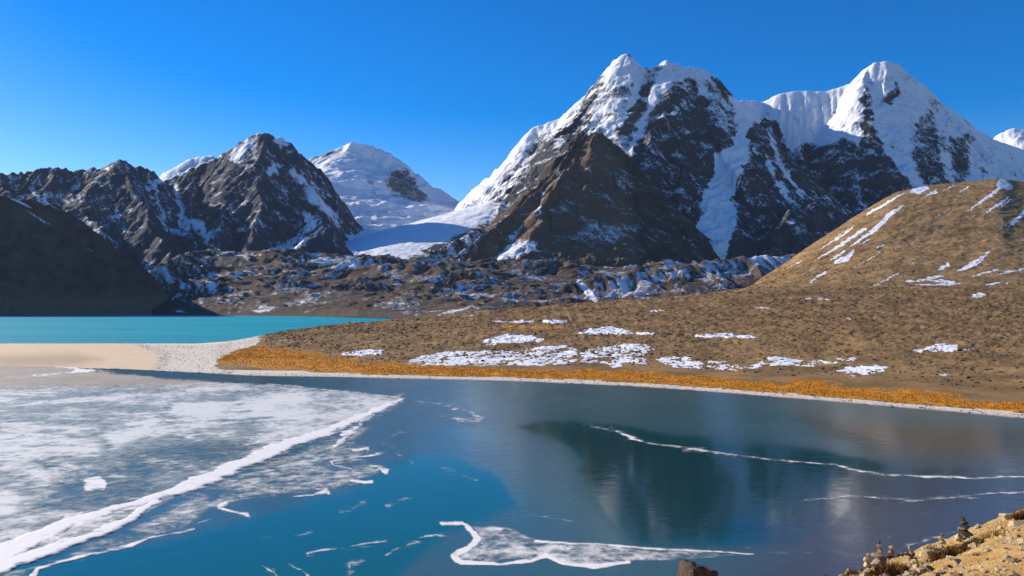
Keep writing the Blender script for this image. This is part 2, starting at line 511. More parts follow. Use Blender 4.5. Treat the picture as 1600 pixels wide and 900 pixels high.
# --- the high massif on the right
MAIN = [
    dict(p=[(700, 331, 6900), (708, 327, 6900), (730, 301, 6850), (760, 276, 6800), (798, 243, 6700), (815, 216, 6650), (830, 199, 6600), (875, 184, 6550), (900, 162, 6450), (925, 140, 6380), (945, 111, 6300), (958, 94, 6250), (970, 86, 6220), (980, 83, 6200), (990, 93, 6180), (1003, 104, 6150), (1016, 106, 6130), (1030, 101, 6110), (1042, 92, 6090), (1051, 99, 6080), (1070, 103, 6060), (1100, 108, 6030), (1115, 119, 6020), (1126, 137, 6050), (1140, 151, 6150), (1152, 157, 6350), (1180, 156, 6500), (1192, 160, 6500)], s=(1.1, 1.35), a=90, l=300, jag=5),
    dict(p=[(1165, 158, 6550), (1192, 160, 6500), (1215, 148, 6450), (1240, 143, 6420), (1290, 143, 6350), (1330, 130, 6280), (1350, 108, 6230), (1365, 98, 6200), (1385, 96, 6180), (1402, 101, 6190), (1415, 115, 6200), (1440, 132, 6250), (1470, 160, 6320), (1500, 180, 6400), (1530, 205, 6480), (1555, 218, 6600), (1640, 250, 6800), (1760, 290, 7000)], s=(0.8, 1.75), a=60, l=210, jag=2.5, r=20, fade=150, q=0.7),
    dict(p=[(1540, 222, 7600), (1562, 214, 7600), (1575, 204, 7600), (1588, 201, 7600), (1602, 203, 7600), (1660, 190, 7700), (1760, 180, 7800)], s=(0.8, 0.8), a=40, jag=3, r=60),
    # arete between the sunlit and the shaded side
    dict(p=[(1082, 105, 6050), (1070, 126, 5930), (1062, 160, 5790), (1044, 178, 5680), (1010, 213, 5480), (984, 238, 5330), (975, 285, 5100)], s=(1.7, 1.25), a=45, l=170, jag=4, fade=80),
    dict(p=[(1044, 178, 5680), (1058, 240, 5400), (1068, 310, 5050), (1072, 370, 4700), (1065, 410, 4450)], s=(1.5, 1.3), a=60, l=200, jag=4),
    dict(p=[(1030, 101, 6110), (1008, 135, 5980), (985, 172, 5850), (962, 205, 5720), (940, 240, 5550)], s=(1.4, 1.4), a=40, l=150, jag=4, fade=70),
    dict(p=[(945, 111, 6300), (938, 150, 6120), (920, 190, 5950), (895, 225, 5800), (870, 262, 5600)], s=(1.3, 1.4), a=45, l=160, jag=4, fade=80),
    dict(p=[(875, 184, 6550), (862, 222, 6300), (835, 262, 6050), (805, 300, 5800), (780, 330, 5500)], s=(1.2, 1.3), a=45, l=160, jag=4, fade=80),
    dict(p=[(815, 216, 6650), (795, 262, 6400), (772, 300, 6100), (755, 335, 5800)], s=(1.2, 1.2), a=40, l=150, jag=3, fade=80),
    # buttresses of the shaded side
    dict(p=[(1116, 120, 6000), (1122, 170, 5780), (1125, 220, 5600), (1105, 280, 5300), (1088, 340, 4950), (1080, 400, 4600)], s=(1.5, 1.4), a=50, l=170, jag=4),
    dict(p=[(1193, 172, 6420), (1200, 196, 6180), (1212, 240, 5880), (1232, 290, 5500), (1252, 330, 5200), (1270, 370, 4850)], s=(1.5, 1.5), a=50, l=150, jag=5, fade=70),
    dict(p=[(1300, 300, 5000), (1262, 316, 4900), (1235, 332, 4800), (1215, 352, 4680), (1200, 380, 4500), (1180, 405, 4300)], s=(1.3, 1.2), a=30, l=120, jag=6, fade=50),
    dict(p=[(1356, 104, 6210), (1354, 150, 6030), (1350, 195, 5880), (1362, 240, 5660), (1390, 290, 5350), (1410, 340, 5050)], s=(1.4, 1.4), a=50, l=170, jag=5),
    dict(p=[(1315, 212, 5950), (1318, 250, 5750), (1325, 300, 5450), (1330, 360, 5050)], s=(1.5, 1.5), a=45, l=150, jag=5),
    dict(p=[(1250, 226, 5950), (1262, 270, 5700), (1285, 320, 5350), (1300, 370, 4950)], s=(1.5, 1.5), a=45, l=150, jag=5),
    dict(p=[(1440, 134, 6240), (1448, 185, 6000), (1462, 240, 5750), (1480, 300, 5400)], s=(1.3, 1.4), a=50, l=170, jag=5),
    dict(p=[(1500, 182, 6390), (1512, 225, 6100), (1535, 280, 5800), (1560, 340, 5400)], s=(1.2, 1.3), a=45, l=170, jag=4),
    # gentle snow shoulder below the col that catches the sun
    dict(p=[(830, 292, 5950), (770, 318, 5880), (705, 339, 5800), (655, 352, 5740)], s=(0.5, 0.26), q=0.2, k=1, a=8, l=200, jag=2, r=60),
]
PYR = [
    # the dark pyramid in front
    dict(p=[(968, 228, 4980), (946, 212, 4990), (932, 207, 5000), (918, 209, 5010), (905, 203, 5080), (893, 225, 4980), (872, 262, 4850), (848, 292, 4740), (800, 328, 4580), (762, 362, 4440), (722, 393, 4330), (680, 410, 4250)], s=(1.2, 1.4), a=42, l=150, jag=8, fade=60),
    dict(p=[(905, 232, 4930), (880, 268, 4760), (858, 300, 4620), (846, 335, 4480), (838, 370, 4340), (818, 398, 4200), (790, 414, 4060)], s=(1.9, 0.9), a=40, l=130, jag=8, fade=50),
    dict(p=[(932, 207, 5000), (960, 224, 4960), (985, 240, 4920), (1000, 290, 4760), (1012, 345, 4520), (1015, 395, 4320), (1010, 425, 4150)], s=(1.5, 1.5), a=50, l=170, jag=6, fade=70),
    dict(p=[(932, 207, 5000), (928, 270, 4720), (925, 330, 4480), (930, 390, 4230), (935, 425, 4050)], s=(1.3, 1.3), a=45, l=160, jag=6, fade=70),
    # knob of broken rock below the col
    dict(p=[(790, 372, 4800), (752, 356, 4800), (735, 355, 4780), (700, 376, 4620), (668, 396, 4480), (640, 412, 4350)], s=(1.0, 0.9), a=22, l=110, jag=8, fade=40),
]
MAIN_SNOW = [
    (1.25, 5, [(520, 300), (700, 318), (712, 345), (700, 372), (660, 392), (630, 410), (600, 440), (520, 440)]),
    (0.55, 10, [(700, 335), (760, 268), (830, 190), (880, 178), (945, 100), (970, 78), (1050, 86), (1120, 105), (1085, 120), (1066, 165), (1044, 182), (985, 240), (930, 214), (900, 205), (872, 262), (800, 322), (745, 350)]),
    (0.95, 4, [(935, 128), (955, 92), (975, 78), (990, 90), (1008, 106), (990, 132), (962, 138), (942, 132)]),
    (0.68, 8, [(935, 140), (1000, 132), (985, 168), (955, 206), (925, 206), (928, 170)]),
    (1.0, 5, [(1032, 96), (1044, 88), (1070, 100), (1116, 112), (1130, 145), (1112, 150), (1095, 148), (1078, 118), (1052, 132), (1036, 120)]),
    (0.2, 4, [(1052, 128), (1066, 122), (1066, 158), (1030, 200), (1000, 225), (1020, 180)]),
    (0.2, 4, [(1008, 128), (1025, 120), (1008, 165), (985, 205), (965, 212), (985, 175)]),
    (1.1, 3, [(1044, 98, 9), (1022, 150, 5), (1002, 195, 4), (985, 236, 5)]),
    (1.1, 3, [(1004, 112, 5), (988, 160, 4), (966, 190, 6), (952, 206, 5)]),
    (1.0, 5, [(705, 330, 8), (760, 283, 10), (815, 226, 11), (832, 203, 10), (875, 187, 6), (920, 147, 3)]),
    (0.25, 7, [(840, 232), (868, 215), (862, 262), (800, 318), (780, 318), (810, 280)]),
    (0.30, 4, [(912, 155), (935, 140), (920, 190), (890, 225), (878, 215)]),
    (1.35, 4, [(1138, 152), (1196, 158), (1192, 186), (1170, 196), (1168, 215), (1170, 245), (1152, 280), (1142, 310), (1150, 345), (1132, 408), (1082, 408), (1082, 370), (1102, 330), (1095, 312), (1115, 280), (1115, 242), (1142, 232), (1152, 196)]),
    (0.5, 6, [(1095, 125), (1125, 125), (1145, 160), (1150, 195), (1120, 200), (1105, 165)]),
    (1.05, 4, [(1190, 156), (1240, 125), (1330, 112), (1385, 70), (1430, 95), (1360, 135), (1352, 200), (1338, 226), (1316, 214), (1300, 226), (1252, 228), (1236, 246), (1216, 196), (1196, 178)]),
    (1.0, 5, [(1356, 128), (1380, 70), (1440, 100), (1510, 150), (1570, 180), (1660, 165), (1700, 330), (1430, 296), (1396, 254), (1370, 212)]),
    (0.36, 8, [(1428, 196), (1452, 176), (1470, 198), (1490, 216), (1512, 206), (1518, 290), (1440, 292), (1422, 244)]),
    (0.75, 5, [(1462, 195), (1480, 205), (1495, 285), (1475, 285)]),
    (0.2, 3, [(1380, 156), (1398, 132), (1412, 142), (1392, 162)]),
    (0.15, 3, [(1352, 135, 3), (1350, 165, 5), (1352, 200, 6)]),
    (0.95, 2, [(1192, 232, 1), (1205, 265, 4), (1222, 298, 5), (1236, 313, 2)]),
    (0.85, 2, [(1200, 200, 2), (1214, 245, 4), (1234, 280, 4), (1256, 306, 2)]),
    (0.6, 5, [(1338, 280, 4), (1345, 310, 5), (1352, 335, 3)]),
    (1.1, 4, [(646, 350), (700, 334), (760, 318), (770, 345), (740, 356), (720, 364), (694, 376)]),
]
PYR_SNOW = [
    (0.36, 10, [(895, 372), (935, 338), (1005, 352), (970, 380), (930, 386)]),
    (0.62, 6, [(768, 400), (800, 380), (850, 372), (835, 392), (800, 410), (775, 412)]),
    (0.8, 3, [(848, 300, 2), (842, 335, 2)]),
    (0.42, 6, [(640, 412), (700, 378), (735, 358), (760, 362), (740, 395), (690, 414)]),
    (0.5, 4, [(800, 372, 5), (815, 350, 3)]),
    (0.45, 4, [(885, 250, 2), (870, 285, 3)]),
]
def main_tint(px, py, Z, n):
    pyr = smooth(-15, 25, poly_sd(px, py, [(640, 420), (720, 385), (932, 200), (985, 240), (1020, 430)]))
    lit = smooth(-10, 20, poly_sd(px, py, [(930, 210), (1040, 90), (1070, 120), (1040, 185), (985, 240)]))  # sunlight on this face put into the rock colour as brighter brown
    return 0.12 + 0.5 * pyr + 0.35 * lit + 0.3 * smooth(0.0, 20, poly_sd(px, py, [(1180, 410), (1225, 330), (1300, 310), (1320, 410)]))
X, Y = polar(540, 1740, 2.1, np.concatenate([np.linspace(3600, 4300, 16), np.linspace(4310, 5000, 120), np.linspace(5006, 6700, 270), np.linspace(6720, 8300, 40)]))
mountain('mountain', X, Y, MAIN, -20.0, M_MAIN, 'high jagged massif with snow summits behind the dark rock pyramid', lambda px, py, Z: 0.21 - 0.15 * smooth(700, 250, Z), MAIN_SNOW, 0.5, 0.7, 0.8, main_tint)

X, Y = polar(560, 1240, 2.1, np.concatenate([np.linspace(3300, 3990, 24), np.linspace(4000, 5120, 250), np.linspace(5135, 5700, 20)]))
mountain('mountain', X, Y, PYR, -20.0, M_PYR, 'dark brown rock pyramid in front of the snow massif', lambda px, py, Z: 0.13 - 0.10 * smooth(500, 250, Z), PYR_SNOW, 0.5, 0.6, 0.6, main_tint, crag=(40, 170), strata=1.6)

# --- dark rock range on the left
LEFT = [
    dict(p=[(-260, 290, 5900), (-120, 282, 5850), (0, 271, 5800), (40, 269, 5790), (70, 262, 5780), (90, 262, 5780), (122, 267, 5770), (135, 264, 5760), (160, 262, 5700), (172, 254, 5650), (186, 249, 5620), (200, 256, 5640), (215, 260, 5680), (230, 262, 5720), (240, 268, 5760), (250, 282, 5800), (262, 300, 5850)], s=(1.0, 1.1), a=60, l=230, jag=9),
    dict(p=[(186, 249, 5620), (205, 290, 5380), (228, 325, 5150), (250, 365, 4850), (262, 400, 4550)], s=(1.2, 1.2), a=40, l=160, jag=5),
    dict(p=[(80, 262, 5780), (105, 300, 5450), (140, 340, 5100), (180, 380, 4700), (200, 410, 4450)], s=(1.1, 1.1), a=45, l=160, jag=5),
    dict(p=[(0, 271, 5800), (30, 320, 5350), (70, 370, 4850), (100, 410, 4450)], s=(1.0, 1.0), a=45, l=160, jag=5),
    dict(p=[(225, 300, 7600), (258, 275, 7600), (280, 256, 7550), (300, 242, 7500), (320, 241, 7500), (338, 244, 7500), (360, 262, 7600)], s=(0.9, 0.8), a=35, l=160, jag=6),
    dict(p=[(248, 300, 6050), (256, 284, 6050), (272, 275, 6050), (300, 262, 6050), (330, 250, 6040), (350, 240, 6020), (362, 232, 6000), (372, 224, 5980), (390, 214, 5950), (404, 208, 5930), (413, 205, 5920), (425, 211, 5930), (440, 216, 5950), (448, 222, 5950), (456, 226, 5930), (466, 238, 5940), (478, 250, 5950), (498, 263, 5950), (515, 285, 5930), (524, 305, 5850), (530, 330, 5750)], s=(1.6, 1.45), a=60, l=230, jag=8),
    dict(p=[(456, 226, 5930), (470, 270, 5700), (492, 305, 5500), (506, 335, 5300), (512, 358, 5100), (505, 385, 4850)], s=(1.9, 1.3), a=45, l=150, jag=5),
    dict(p=[(413, 205, 5920), (408, 260, 5650), (402, 310, 5350), (398, 355, 5000), (392, 400, 4650)], s=(1.4, 1.4), a=50, l=160, jag=5),
    dict(p=[(362, 232, 6000), (358, 275, 5750), (350, 320, 5400), (345, 365, 5000), (340, 405, 4650)], s=(1.4, 1.4), a=45, l=150, jag=5),
    dict(p=[(300, 262, 6050), (302, 305, 5700), (300, 340, 5400), (305, 385, 5000), (308, 405, 4750)], s=(1.4, 1.4), a=40, l=150, jag=5),
    dict(p=[(256, 284, 6050), (265, 330, 5600), (268, 370, 5200), (275, 400, 4900)], s=(1.3, 1.3), a=40, l=150, jag=5),
    # dark horn in front of the glacier
    dict(p=[(425, 404, 4550), (450, 388, 4600), (480, 374, 4640), (500, 361, 4680), (514, 354, 4700), (519, 357, 4700), (524, 378, 4640), (536, 408, 4560)], s=(1.2, 1.5), a=14, l=110, jag=3, fade=50),
]
LEFT_SNOW = [
    (1.0, 3, [(225, 300), (258, 272), (300, 236), (340, 240), (345, 245), (300, 264), (270, 276), (250, 286)]),
    (0.9, 4, [(362, 250), (370, 222), (392, 210), (414, 203), (400, 222), (384, 240), (372, 256)]),
    (0.9, 3, [(428, 210), (446, 218), (452, 228), (440, 232), (430, 222)]),
    (0.85, 3, [(272, 280, 2), (284, 325, 3), (288, 350, 8), (316, 352, 7), (326, 378, 3), (350, 402, 4)]),
    (0.75, 3, [(248, 285, 2), (240, 310, 4), (250, 335, 3), (262, 360, 3), (290, 366, 4)]),
    (0.9, 4, [(460, 268, 6), (482, 288, 9), (500, 318, 7), (520, 340, 4), (528, 352, 3)]),
    (0.85, 3, [(424, 268, 7), (432, 262, 6)]),
    (0.75, 3, [(476, 335, 5), (488, 350, 6), (470, 370, 4), (440, 385, 3)]),
    (0.6, 4, [(60, 310, 4), (68, 316, 3)]),
    (0.9, 2, [(424, 403, 2), (450, 387, 2.5), (482, 372, 1.5), (505, 357, 1)]),
    (-0.1, 4, [(440, 410), (482, 380), (515, 356), (526, 380), (536, 412)]),
    (-0.05, 10, [(180, 400), (230, 352), (280, 372), (330, 400)]),
]
X, Y = polar(-200, 575, 2.4, np.concatenate([np.linspace(3300, 4340, 30), np.linspace(4350, 6100, 330), np.linspace(6130, 8200, 40)]))
mountain('mountain', X, Y, LEFT, -20.0, M_LEFT, 'dark rocky range streaked with snow gullies at the left skyline', lambda px, py, Z: 0.22 - 0.17 * smooth(600, 250, Z), LEFT_SNOW, 0.53, 0.7, 0.82, lambda px, py, Z, n: 0.2 + 0.5 * smooth(360, 420, py))

# --- snow peak with its glacier between the two
PEAK = [
    dict(p=[(380, 300, 8800), (440, 268, 8600), (497, 246, 8300), (508, 241, 8250), (520, 237, 8200), (538, 227, 8100), (550, 222, 8000), (563, 224, 8000), (577, 227, 8000), (605, 238, 7900), (626, 251, 7800), (634, 262, 7760), (642, 277, 7720), (652, 294, 7680), (662, 308, 7640), (684, 321, 7560), (705, 329, 7500), (760, 340, 7500), (860, 360, 7600)], s=(0.8, 1.5), a=75, l=200, jag=7, r=4, fade=110),
    dict(p=[(610, 244, 7880), (606, 275, 7650), (612, 300, 7400), (630, 330, 7050)], s=(1.0, 1.2), a=50, l=140, jag=5, fade=60),
    dict(p=[(540, 228, 8080), (545, 270, 7700), (560, 310, 7250), (575, 350, 6600), (590, 390, 5700)], s=(0.5, 0.6), q=0.85, a=45, l=200, jag=2, r=80),
    dict(p=[(500, 330, 6700), (560, 365, 6200), (610, 385, 5700), (620, 408, 5150), (615, 425, 4850)], s=(0.28, 0.25), q=0.6, a=30, l=160, jag=4, r=80),
    dict(p=[(700, 350, 6700), (660, 372, 6000), (640, 395, 5400)], s=(0.35, 0.35), q=0.6, a=24, l=160, jag=3, r=60),
]
PEAK_SNOW = [
    (0.46, 8, [(600, 288), (606, 270), (616, 263), (630, 266), (645, 286), (664, 312), (648, 320), (630, 312), (612, 304)]),
    (0.40, 6, [(628, 258), (640, 272), (668, 312), (660, 318), (640, 285)]),
    (0.6, 8, [(560, 250, 3), (575, 275, 4), (585, 300, 3)]),
    (0.5, 3, [(497, 240), (520, 232), (530, 238), (505, 250)]),
]
X, Y = polar(420, 900, 2.6, np.concatenate([np.linspace(3500, 4690, 30), np.linspace(4700, 7000, 150), np.linspace(7010, 8350, 170), np.linspace(8400, 9500, 20)]))
mountain('mountain', X, Y, PEAK, 60.0, M_PEAK, 'rounded snow peak with blue shaded glacier between the two ranges', lambda px, py, Z: 1.25 + 0.0 * Z, PEAK_SNOW, 0.75, 0.55, 0.25, lambda px, py, Z, n: 0.1 + 0 * Z, crag=(60, 300), strata=2.0)

# --- dark scree hill at the left edge
HILL_L = [
    dict(p=[(-420, 240, 3200), (-200, 275, 3100), (-60, 298, 3040), (0, 305, 3020), (40, 311, 3020), (85, 320, 3030), (120, 340, 3040), (165, 374, 3045), (203, 403, 3050), (226, 424, 3055), (230, 436, 3055)], s=(1.6, 2.2), k=2.2, a=20, l=160, jag=4, fade=150, r=30),
]
HILL_L_SNOW = [
    (0.8, 2, [(15, 310, 1), (28, 314, 3), (50, 325, 1.5)]), (0.75, 2, [(40, 328, 1), (62, 342, 3), (80, 352, 1.5)]),
    (0.6, 2, [(50, 315, 1), (78, 319, 2), (110, 340, 1)]), (0.55, 2, [(130, 385, 1), (145, 392, 2)]),
    (0.5, 3, [(0, 432, 1), (30, 442, 2)]), (0.45, 4, [(195, 375, 1), (225, 390, 2)]), (0.4, 4, [(120, 440, 2), (160, 455, 2)]),
]
X, Y = polar(-300, 300, 2.5, np.concatenate([np.linspace(2300, 2680, 14), np.linspace(2690, 3200, 200), np.linspace(3210, 4000, 30)]))
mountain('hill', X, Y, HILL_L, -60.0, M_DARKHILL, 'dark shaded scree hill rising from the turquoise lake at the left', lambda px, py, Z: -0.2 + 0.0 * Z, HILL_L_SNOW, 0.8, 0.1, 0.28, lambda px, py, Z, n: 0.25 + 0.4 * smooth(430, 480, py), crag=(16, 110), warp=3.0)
bpy.data.objects['hill']['category'] = 'hill'

# ------------------------------------------------------------------ terrain from surveyed profiles
def profiles(tab, px, rows_per, kk=15):
    """tab: {px: [(py, Y) or (py, None, z), ...]} -> interpolated X, Y, Z sheets and the profile parameter"""
    keys = sorted(tab)
    K = len(tab[keys[0]])
    A = np.zeros((len(keys), K, 2))
    for i, k in enumerate(keys):
        for j, e in enumerate(tab[k]):
            if len(e) == 3:
                z = e[2]
                y = (HCAM - z) * F / (e[0] - YH) if e[1] is None else e[1]
            else:
                y = e[1]
                z = HCAM + (YH - e[0]) / F * y
            A[i, j] = (y, z)
    out = np.zeros((len(px), K, 2))
    for j in range(K):
        for c in range(2):
            v = np.interp(px, keys, A[:, j, c])
            v = np.convolve(np.pad(v, kk, 'edge'), np.ones(2 * kk + 1) / (2 * kk + 1), 'valid')
            out[:, j, c] = v
    t = np.concatenate([np.linspace(j, j + 1, n, endpoint=False) for j, n in enumerate(rows_per)] + [[K - 1.0]])
    Yg = np.stack([np.interp(t, np.arange(K), out[i, :, 0]) for i in range(len(px))], 1)
    Zg = np.stack([np.interp(t, np.arange(K), out[i, :, 1]) for i in range(len(px))], 1)
    ker = np.array([1, 2, 3, 4, 3, 2, 1.0]); ker /= ker.sum()
    Zp = np.pad(Zg, ((3, 3), (0, 0)), 'edge')
    Zg = sum(ker[i] * Zp[i:i + Zg.shape[0]] for i in range(7))
    PX = np.broadcast_to(px, Yg.shape)
    T = np.broadcast_to(t[:, None], Yg.shape)
    return (PX - 800.0) / F * Yg, Yg, Zg, T, PX

# --- moraine field across the valley
MOR = {
    80: [(494, None, -3), (493, None, -1), (493, 3300), (496, 3700), (496, 4100), (496, 4400)],
    150: [(494, None, -3), (492, None, -1), (492, 3300), (494, 3700), (494, 4100), (494, 4400)],
    185: [(494, None, -3), (491, None, 1), (490, 2970), (489, 3000), (488, 3030), (494, 4400)],
    222: [(494, None, -3), (491, None, 1), (480, 2990), (466, 3020), (454, 3060), (470, 4400)],
    262: [(494, None, -3), (492, None, 1), (468, 3080), (438, 3200), (410, 3400), (425, 4400)],
    300: [(494, None, -3), (492, None, 1), (460, 3300), (426, 3700), (401, 4100), (412, 4400)],
    430: [(495, None, -3), (493, None, 1), (458, 3300), (428, 3700), (402, 4100), (412, 4400)],
    520: [(497, None, -3), (495, None, 1), (462, 3250), (432, 3700), (408, 4050), (416, 4400)],
    620: [(500, None, -3), (498, None, 1), (470, 2950), (440, 3450), (415, 3950), (420, 4300)],
    760: [(504, None, -3), (502, None, 1), (475, 2800), (448, 3300), (422, 3900), (425, 4300)],
    1000: [(504, None, -3), (502, None, 1), (470, 2800), (450, 3300), (425, 3900), (425, 4300)],
    1300: [(504, None, -3), (502, None, 1), (470, 2800), (450, 3300), (425, 3900), (425, 4300)],
}
px = np.arange(90, 1330, 2.5)
X, Y, Z, T, PX = profiles(MOR, px, [4, 90, 60, 60, 14])
amp = smooth(1.0, 1.12, T)
wX = X + 60 * fbm(X / 200, Y / 200, 5, 3)
wY = Y + 60 * fbm(X / 200, Y / 200, 9, 3)
left_m = smooth(560, 380, PX)
hum = 1.2 * (0.5 + 0.9 * smooth(-0.3, 0.4, fbm(X / 330, Y / 330, 71, 3))) * (27 * ridged(wX / 230, wY / 170, 21, 5, 0.6) + 13 * ridged((wX * 0.8 + wY * 0.6) / 60, (wY * 0.8 - wX * 0.6) / 160, 25, 5, 0.6) * left_m + 17 * ridged(wX / 110, wY / 90, 26, 5, 0.52) * (1 - left_m))
Z = Z + amp * (hum + 8) * (0.4 + 0.6 * smooth(1, 2.2, T)) + 2.0 * fbm(X / 18, Y / 18, 33, 4) * amp
RM = [
    dict(p=[(560, 425, 3650), (600, 413, 3600), (640, 411, 3580), (690, 413, 3550), (760, 426, 3450), (850, 446, 3350), (910, 458, 3250)], s=(0.5, 0.6), k=2.4, a=16, l=110, jag=5, fade=50, r=12),
    dict(p=[(480, 462, 3060), (540, 464, 3000), (575, 468, 2960), (600, 482, 2900)], s=(0.4, 0.55), k=2.4, a=10, l=90, jag=4, fade=40, r=12),
    dict(p=[(560, 440, 3300), (620, 434, 3300), (660, 440, 3250), (700, 452, 3200)], s=(0.4, 0.6), k=2.4, a=10, l=90, jag=4, fade=40, r=12),
    dict(p=[(660, 484, 2640), (700, 470, 2680), (800, 458, 2740), (880, 446, 2790), (930, 434, 2830), (1000, 425, 2870), (1080, 412, 2920), (1150, 403, 2960), (1230, 401, 3000), (1340, 398, 3050)], s=(0.6, 0.55), k=2.4, a=15, l=90, jag=5, fade=40, r=8),
]
Hr, _ = ridge_field(X, Y, RM, -20.0)
Z = np.maximum(Z, Hr + 1.5 * fbm(X / 18, Y / 18, 34, 4))
n = normals_z(X, Y, Z)
qx, qy = pix(X, Y, Z)
shade = n[..., 0] * 0.9 - n[..., 1] * 0.25
S = 0.24 + (0.2 + 0.2 * (1 - left_m)) * shade + 0.55 * fbm(wX / 24, wY / 30, 44, 5, 0.7) + 0.45 * fbm(wX / 190, wY / 150, 49, 3) + 0.5 * fbm((wX * 0.8 + wY * 0.6) / 22, (wY * 0.8 - wX * 0.6) / 150, 47, 3) * left_m
S = S + 0.22 * smooth(-6, 6, poly_sd(qx, qy, [(480, 405), (560, 402), (570, 415), (520, 425)])) + 0.14 * smooth(-10, 10, poly_sd(qx, qy, [(880, 470), (1000, 425), (1240, 395), (1230, 430), (1000, 465)]))
S = S + 0.6 * smooth(-3, 3, line_sd(qx, qy, [(905, 440, 4), (918, 455, 5), (930, 470, 3)]))
S = np.where(T < 1.04, -0.5, S)
o = grid_obj('moraine', X, Y, Z, M_MORAINE, {'snow': S, 'tint': 0.45 + 0.3 * fbm(X / 200, Y / 200, 55, 3)})
tag(o, 'hummocky rubble moraine speckled with snow behind the turquoise lake', 'moraine', kind='structure')

# --- brown hill on the right
BH = {
    1080: [(480, 900), (466, 980), (464, 1010), (462, 1040), (470, 1200)],
    1170: [(480, 900), (456, 980), (453, 1043), (449, 1120), (509, 1620)],
    1232: [(480, 900), (456, 980), (432, 1120), (407, 1290), (467, 1790)],
    1300: [(480, 900), (456, 980), (410, 1187), (361, 1440), (421, 1940)],
    1352: [(480, 900), (456, 980), (394, 1236), (327, 1550), (387, 2050)],
    1400: [(480, 900), (456, 980), (381, 1277), (299, 1640), (359, 2140)],
    1450: [(480, 900), (456, 980), (376, 1295), (289, 1680), (349, 2180)],
    1510: [(480, 900), (456, 980), (373, 1304), (283, 1700), (343, 2200)],
    1560: [(480, 900), (456, 980), (371, 1308), (278, 1710), (338, 2210)],
    1602: [(480, 900), (456, 980), (374, 1313), (283, 1720), (346, 2220)],
    1800: [(480, 900), (456, 980), (363, 1331), (275, 1760), (322, 2260)],
}
px = np.arange(1090, 1800, 2.0)
X, Y, Z, T, PX = profiles(BH, px, [6, 120, 120, 20], 4)
Z = Z + smooth(1, 1.6, T) * (0.8 * fbm(X / 40, Y / 40, 12, 4) + 1.1 * ridged((X * 0.75 + Y * 0.66) / 90, (Y * 0.75 - X * 0.66) / 30, 15, 3) * smooth(3.0, 2.6, T)) + 1.0 * fbm(X / 10, Y / 10, 14, 4, 0.65)
qx, qy = pix(X, Y, Z)
gx, gy = qx + 3.5 * fbm(X / 14, Y / 14, 16, 3), qy + 3.5 * fbm(X / 14, Y / 14, 18, 3)
HS = [[(1353, 336, 2), (1384, 318, 3), (1412, 302, 2)], [(1275, 393, 1), (1310, 372, 2), (1332, 356, 2)], [(1277, 405, 1), (1318, 380, 3), (1352, 357, 3)], [(1328, 385, 1.5), (1365, 360, 4), (1392, 334, 4), (1412, 320, 2)],
      [(1424, 300, 3), (1436, 296, 8), (1448, 293, 4)], [(1440, 308, 1), (1462, 300, 3)], [(1293, 408, 1), (1312, 398, 3), (1320, 391, 2)], [(1305, 410, 3), (1322, 404, 6), (1334, 392, 2)], [(1340, 384, 1), (1358, 374, 2)],
      [(1512, 330, 1.5), (1540, 310, 3), (1562, 294, 3), (1566, 288, 9), (1580, 292, 4)], [(1533, 338, 1), (1556, 322, 3), (1576, 308, 2)], [(1565, 322, 2), (1580, 312, 2)], [(1575, 355, 1.5), (1590, 342, 4), (1606, 326, 4), (1640, 300, 3)],
      [(1496, 424, 2), (1525, 410, 5), (1546, 394, 2)], [(1465, 422, 2), (1480, 414, 4)], [(1364, 448, 1), (1402, 428, 2)], [(1416, 440, 3), (1450, 437, 2), (1490, 441, 3)], [(1430, 446, 1.5), (1500, 443, 2)], [(1450, 434, 2), (1475, 432, 2)],
      [(1266, 442, 2), (1278, 432, 2), (1290, 426, 3)], [(1235, 416, 1), (1253, 408, 1.5)], [(1520, 432, 1.5), (1560, 420, 2)], [(1560, 428, 2), (1600, 420, 2)], [(1368, 388, 1), (1380, 382, 2)], [(1500, 300, 1), (1512, 292, 2)], [(1540, 444, 2), (1580, 442, 1)]]
HS += [[(1440, 355, 0.8), (1470, 335, 1.2), (1490, 322, 0.8)], [(1400, 395, 0.8), (1425, 380, 1.2), (1440, 368, 0.8)], [(1330, 420, 0.8), (1362, 402, 1.3), (1380, 392, 0.8)], [(1545, 372, 0.8), (1570, 352, 1.4), (1588, 338, 0.8)], [(1250, 432, 0.8), (1272, 418, 1.2)], [(1470, 300, 1), (1490, 290, 1.5)], [(1590, 384, 0.8), (1612, 366, 1.5)], [(1420, 416, 0.8), (1448, 400, 1.2)], [(1345, 350, 0.6), (1372, 334, 1.1), (1392, 322, 0.8)], [(1290, 380, 0.6), (1318, 362, 1.2), (1340, 348, 0.8)]]
S = np.full(X.shape, -0.4)
for h in HS:
    S = np.maximum(S, -0.4 + 1.2 * smooth(-1.2, 1.8, line_sd(gx, gy, h) + 0.1))
o = grid_obj('hill', X, Y, Z, M_HILL, {'snow': S, 'grass': -0.2 + 0.35 * fbm(X / 80, Y / 80, 19, 4)})
HILL_GRID = (X, Y, Z, T)
tag(o, 'sunlit brown scree hill with thin diagonal snow streaks at the right', 'hill', kind='structure')

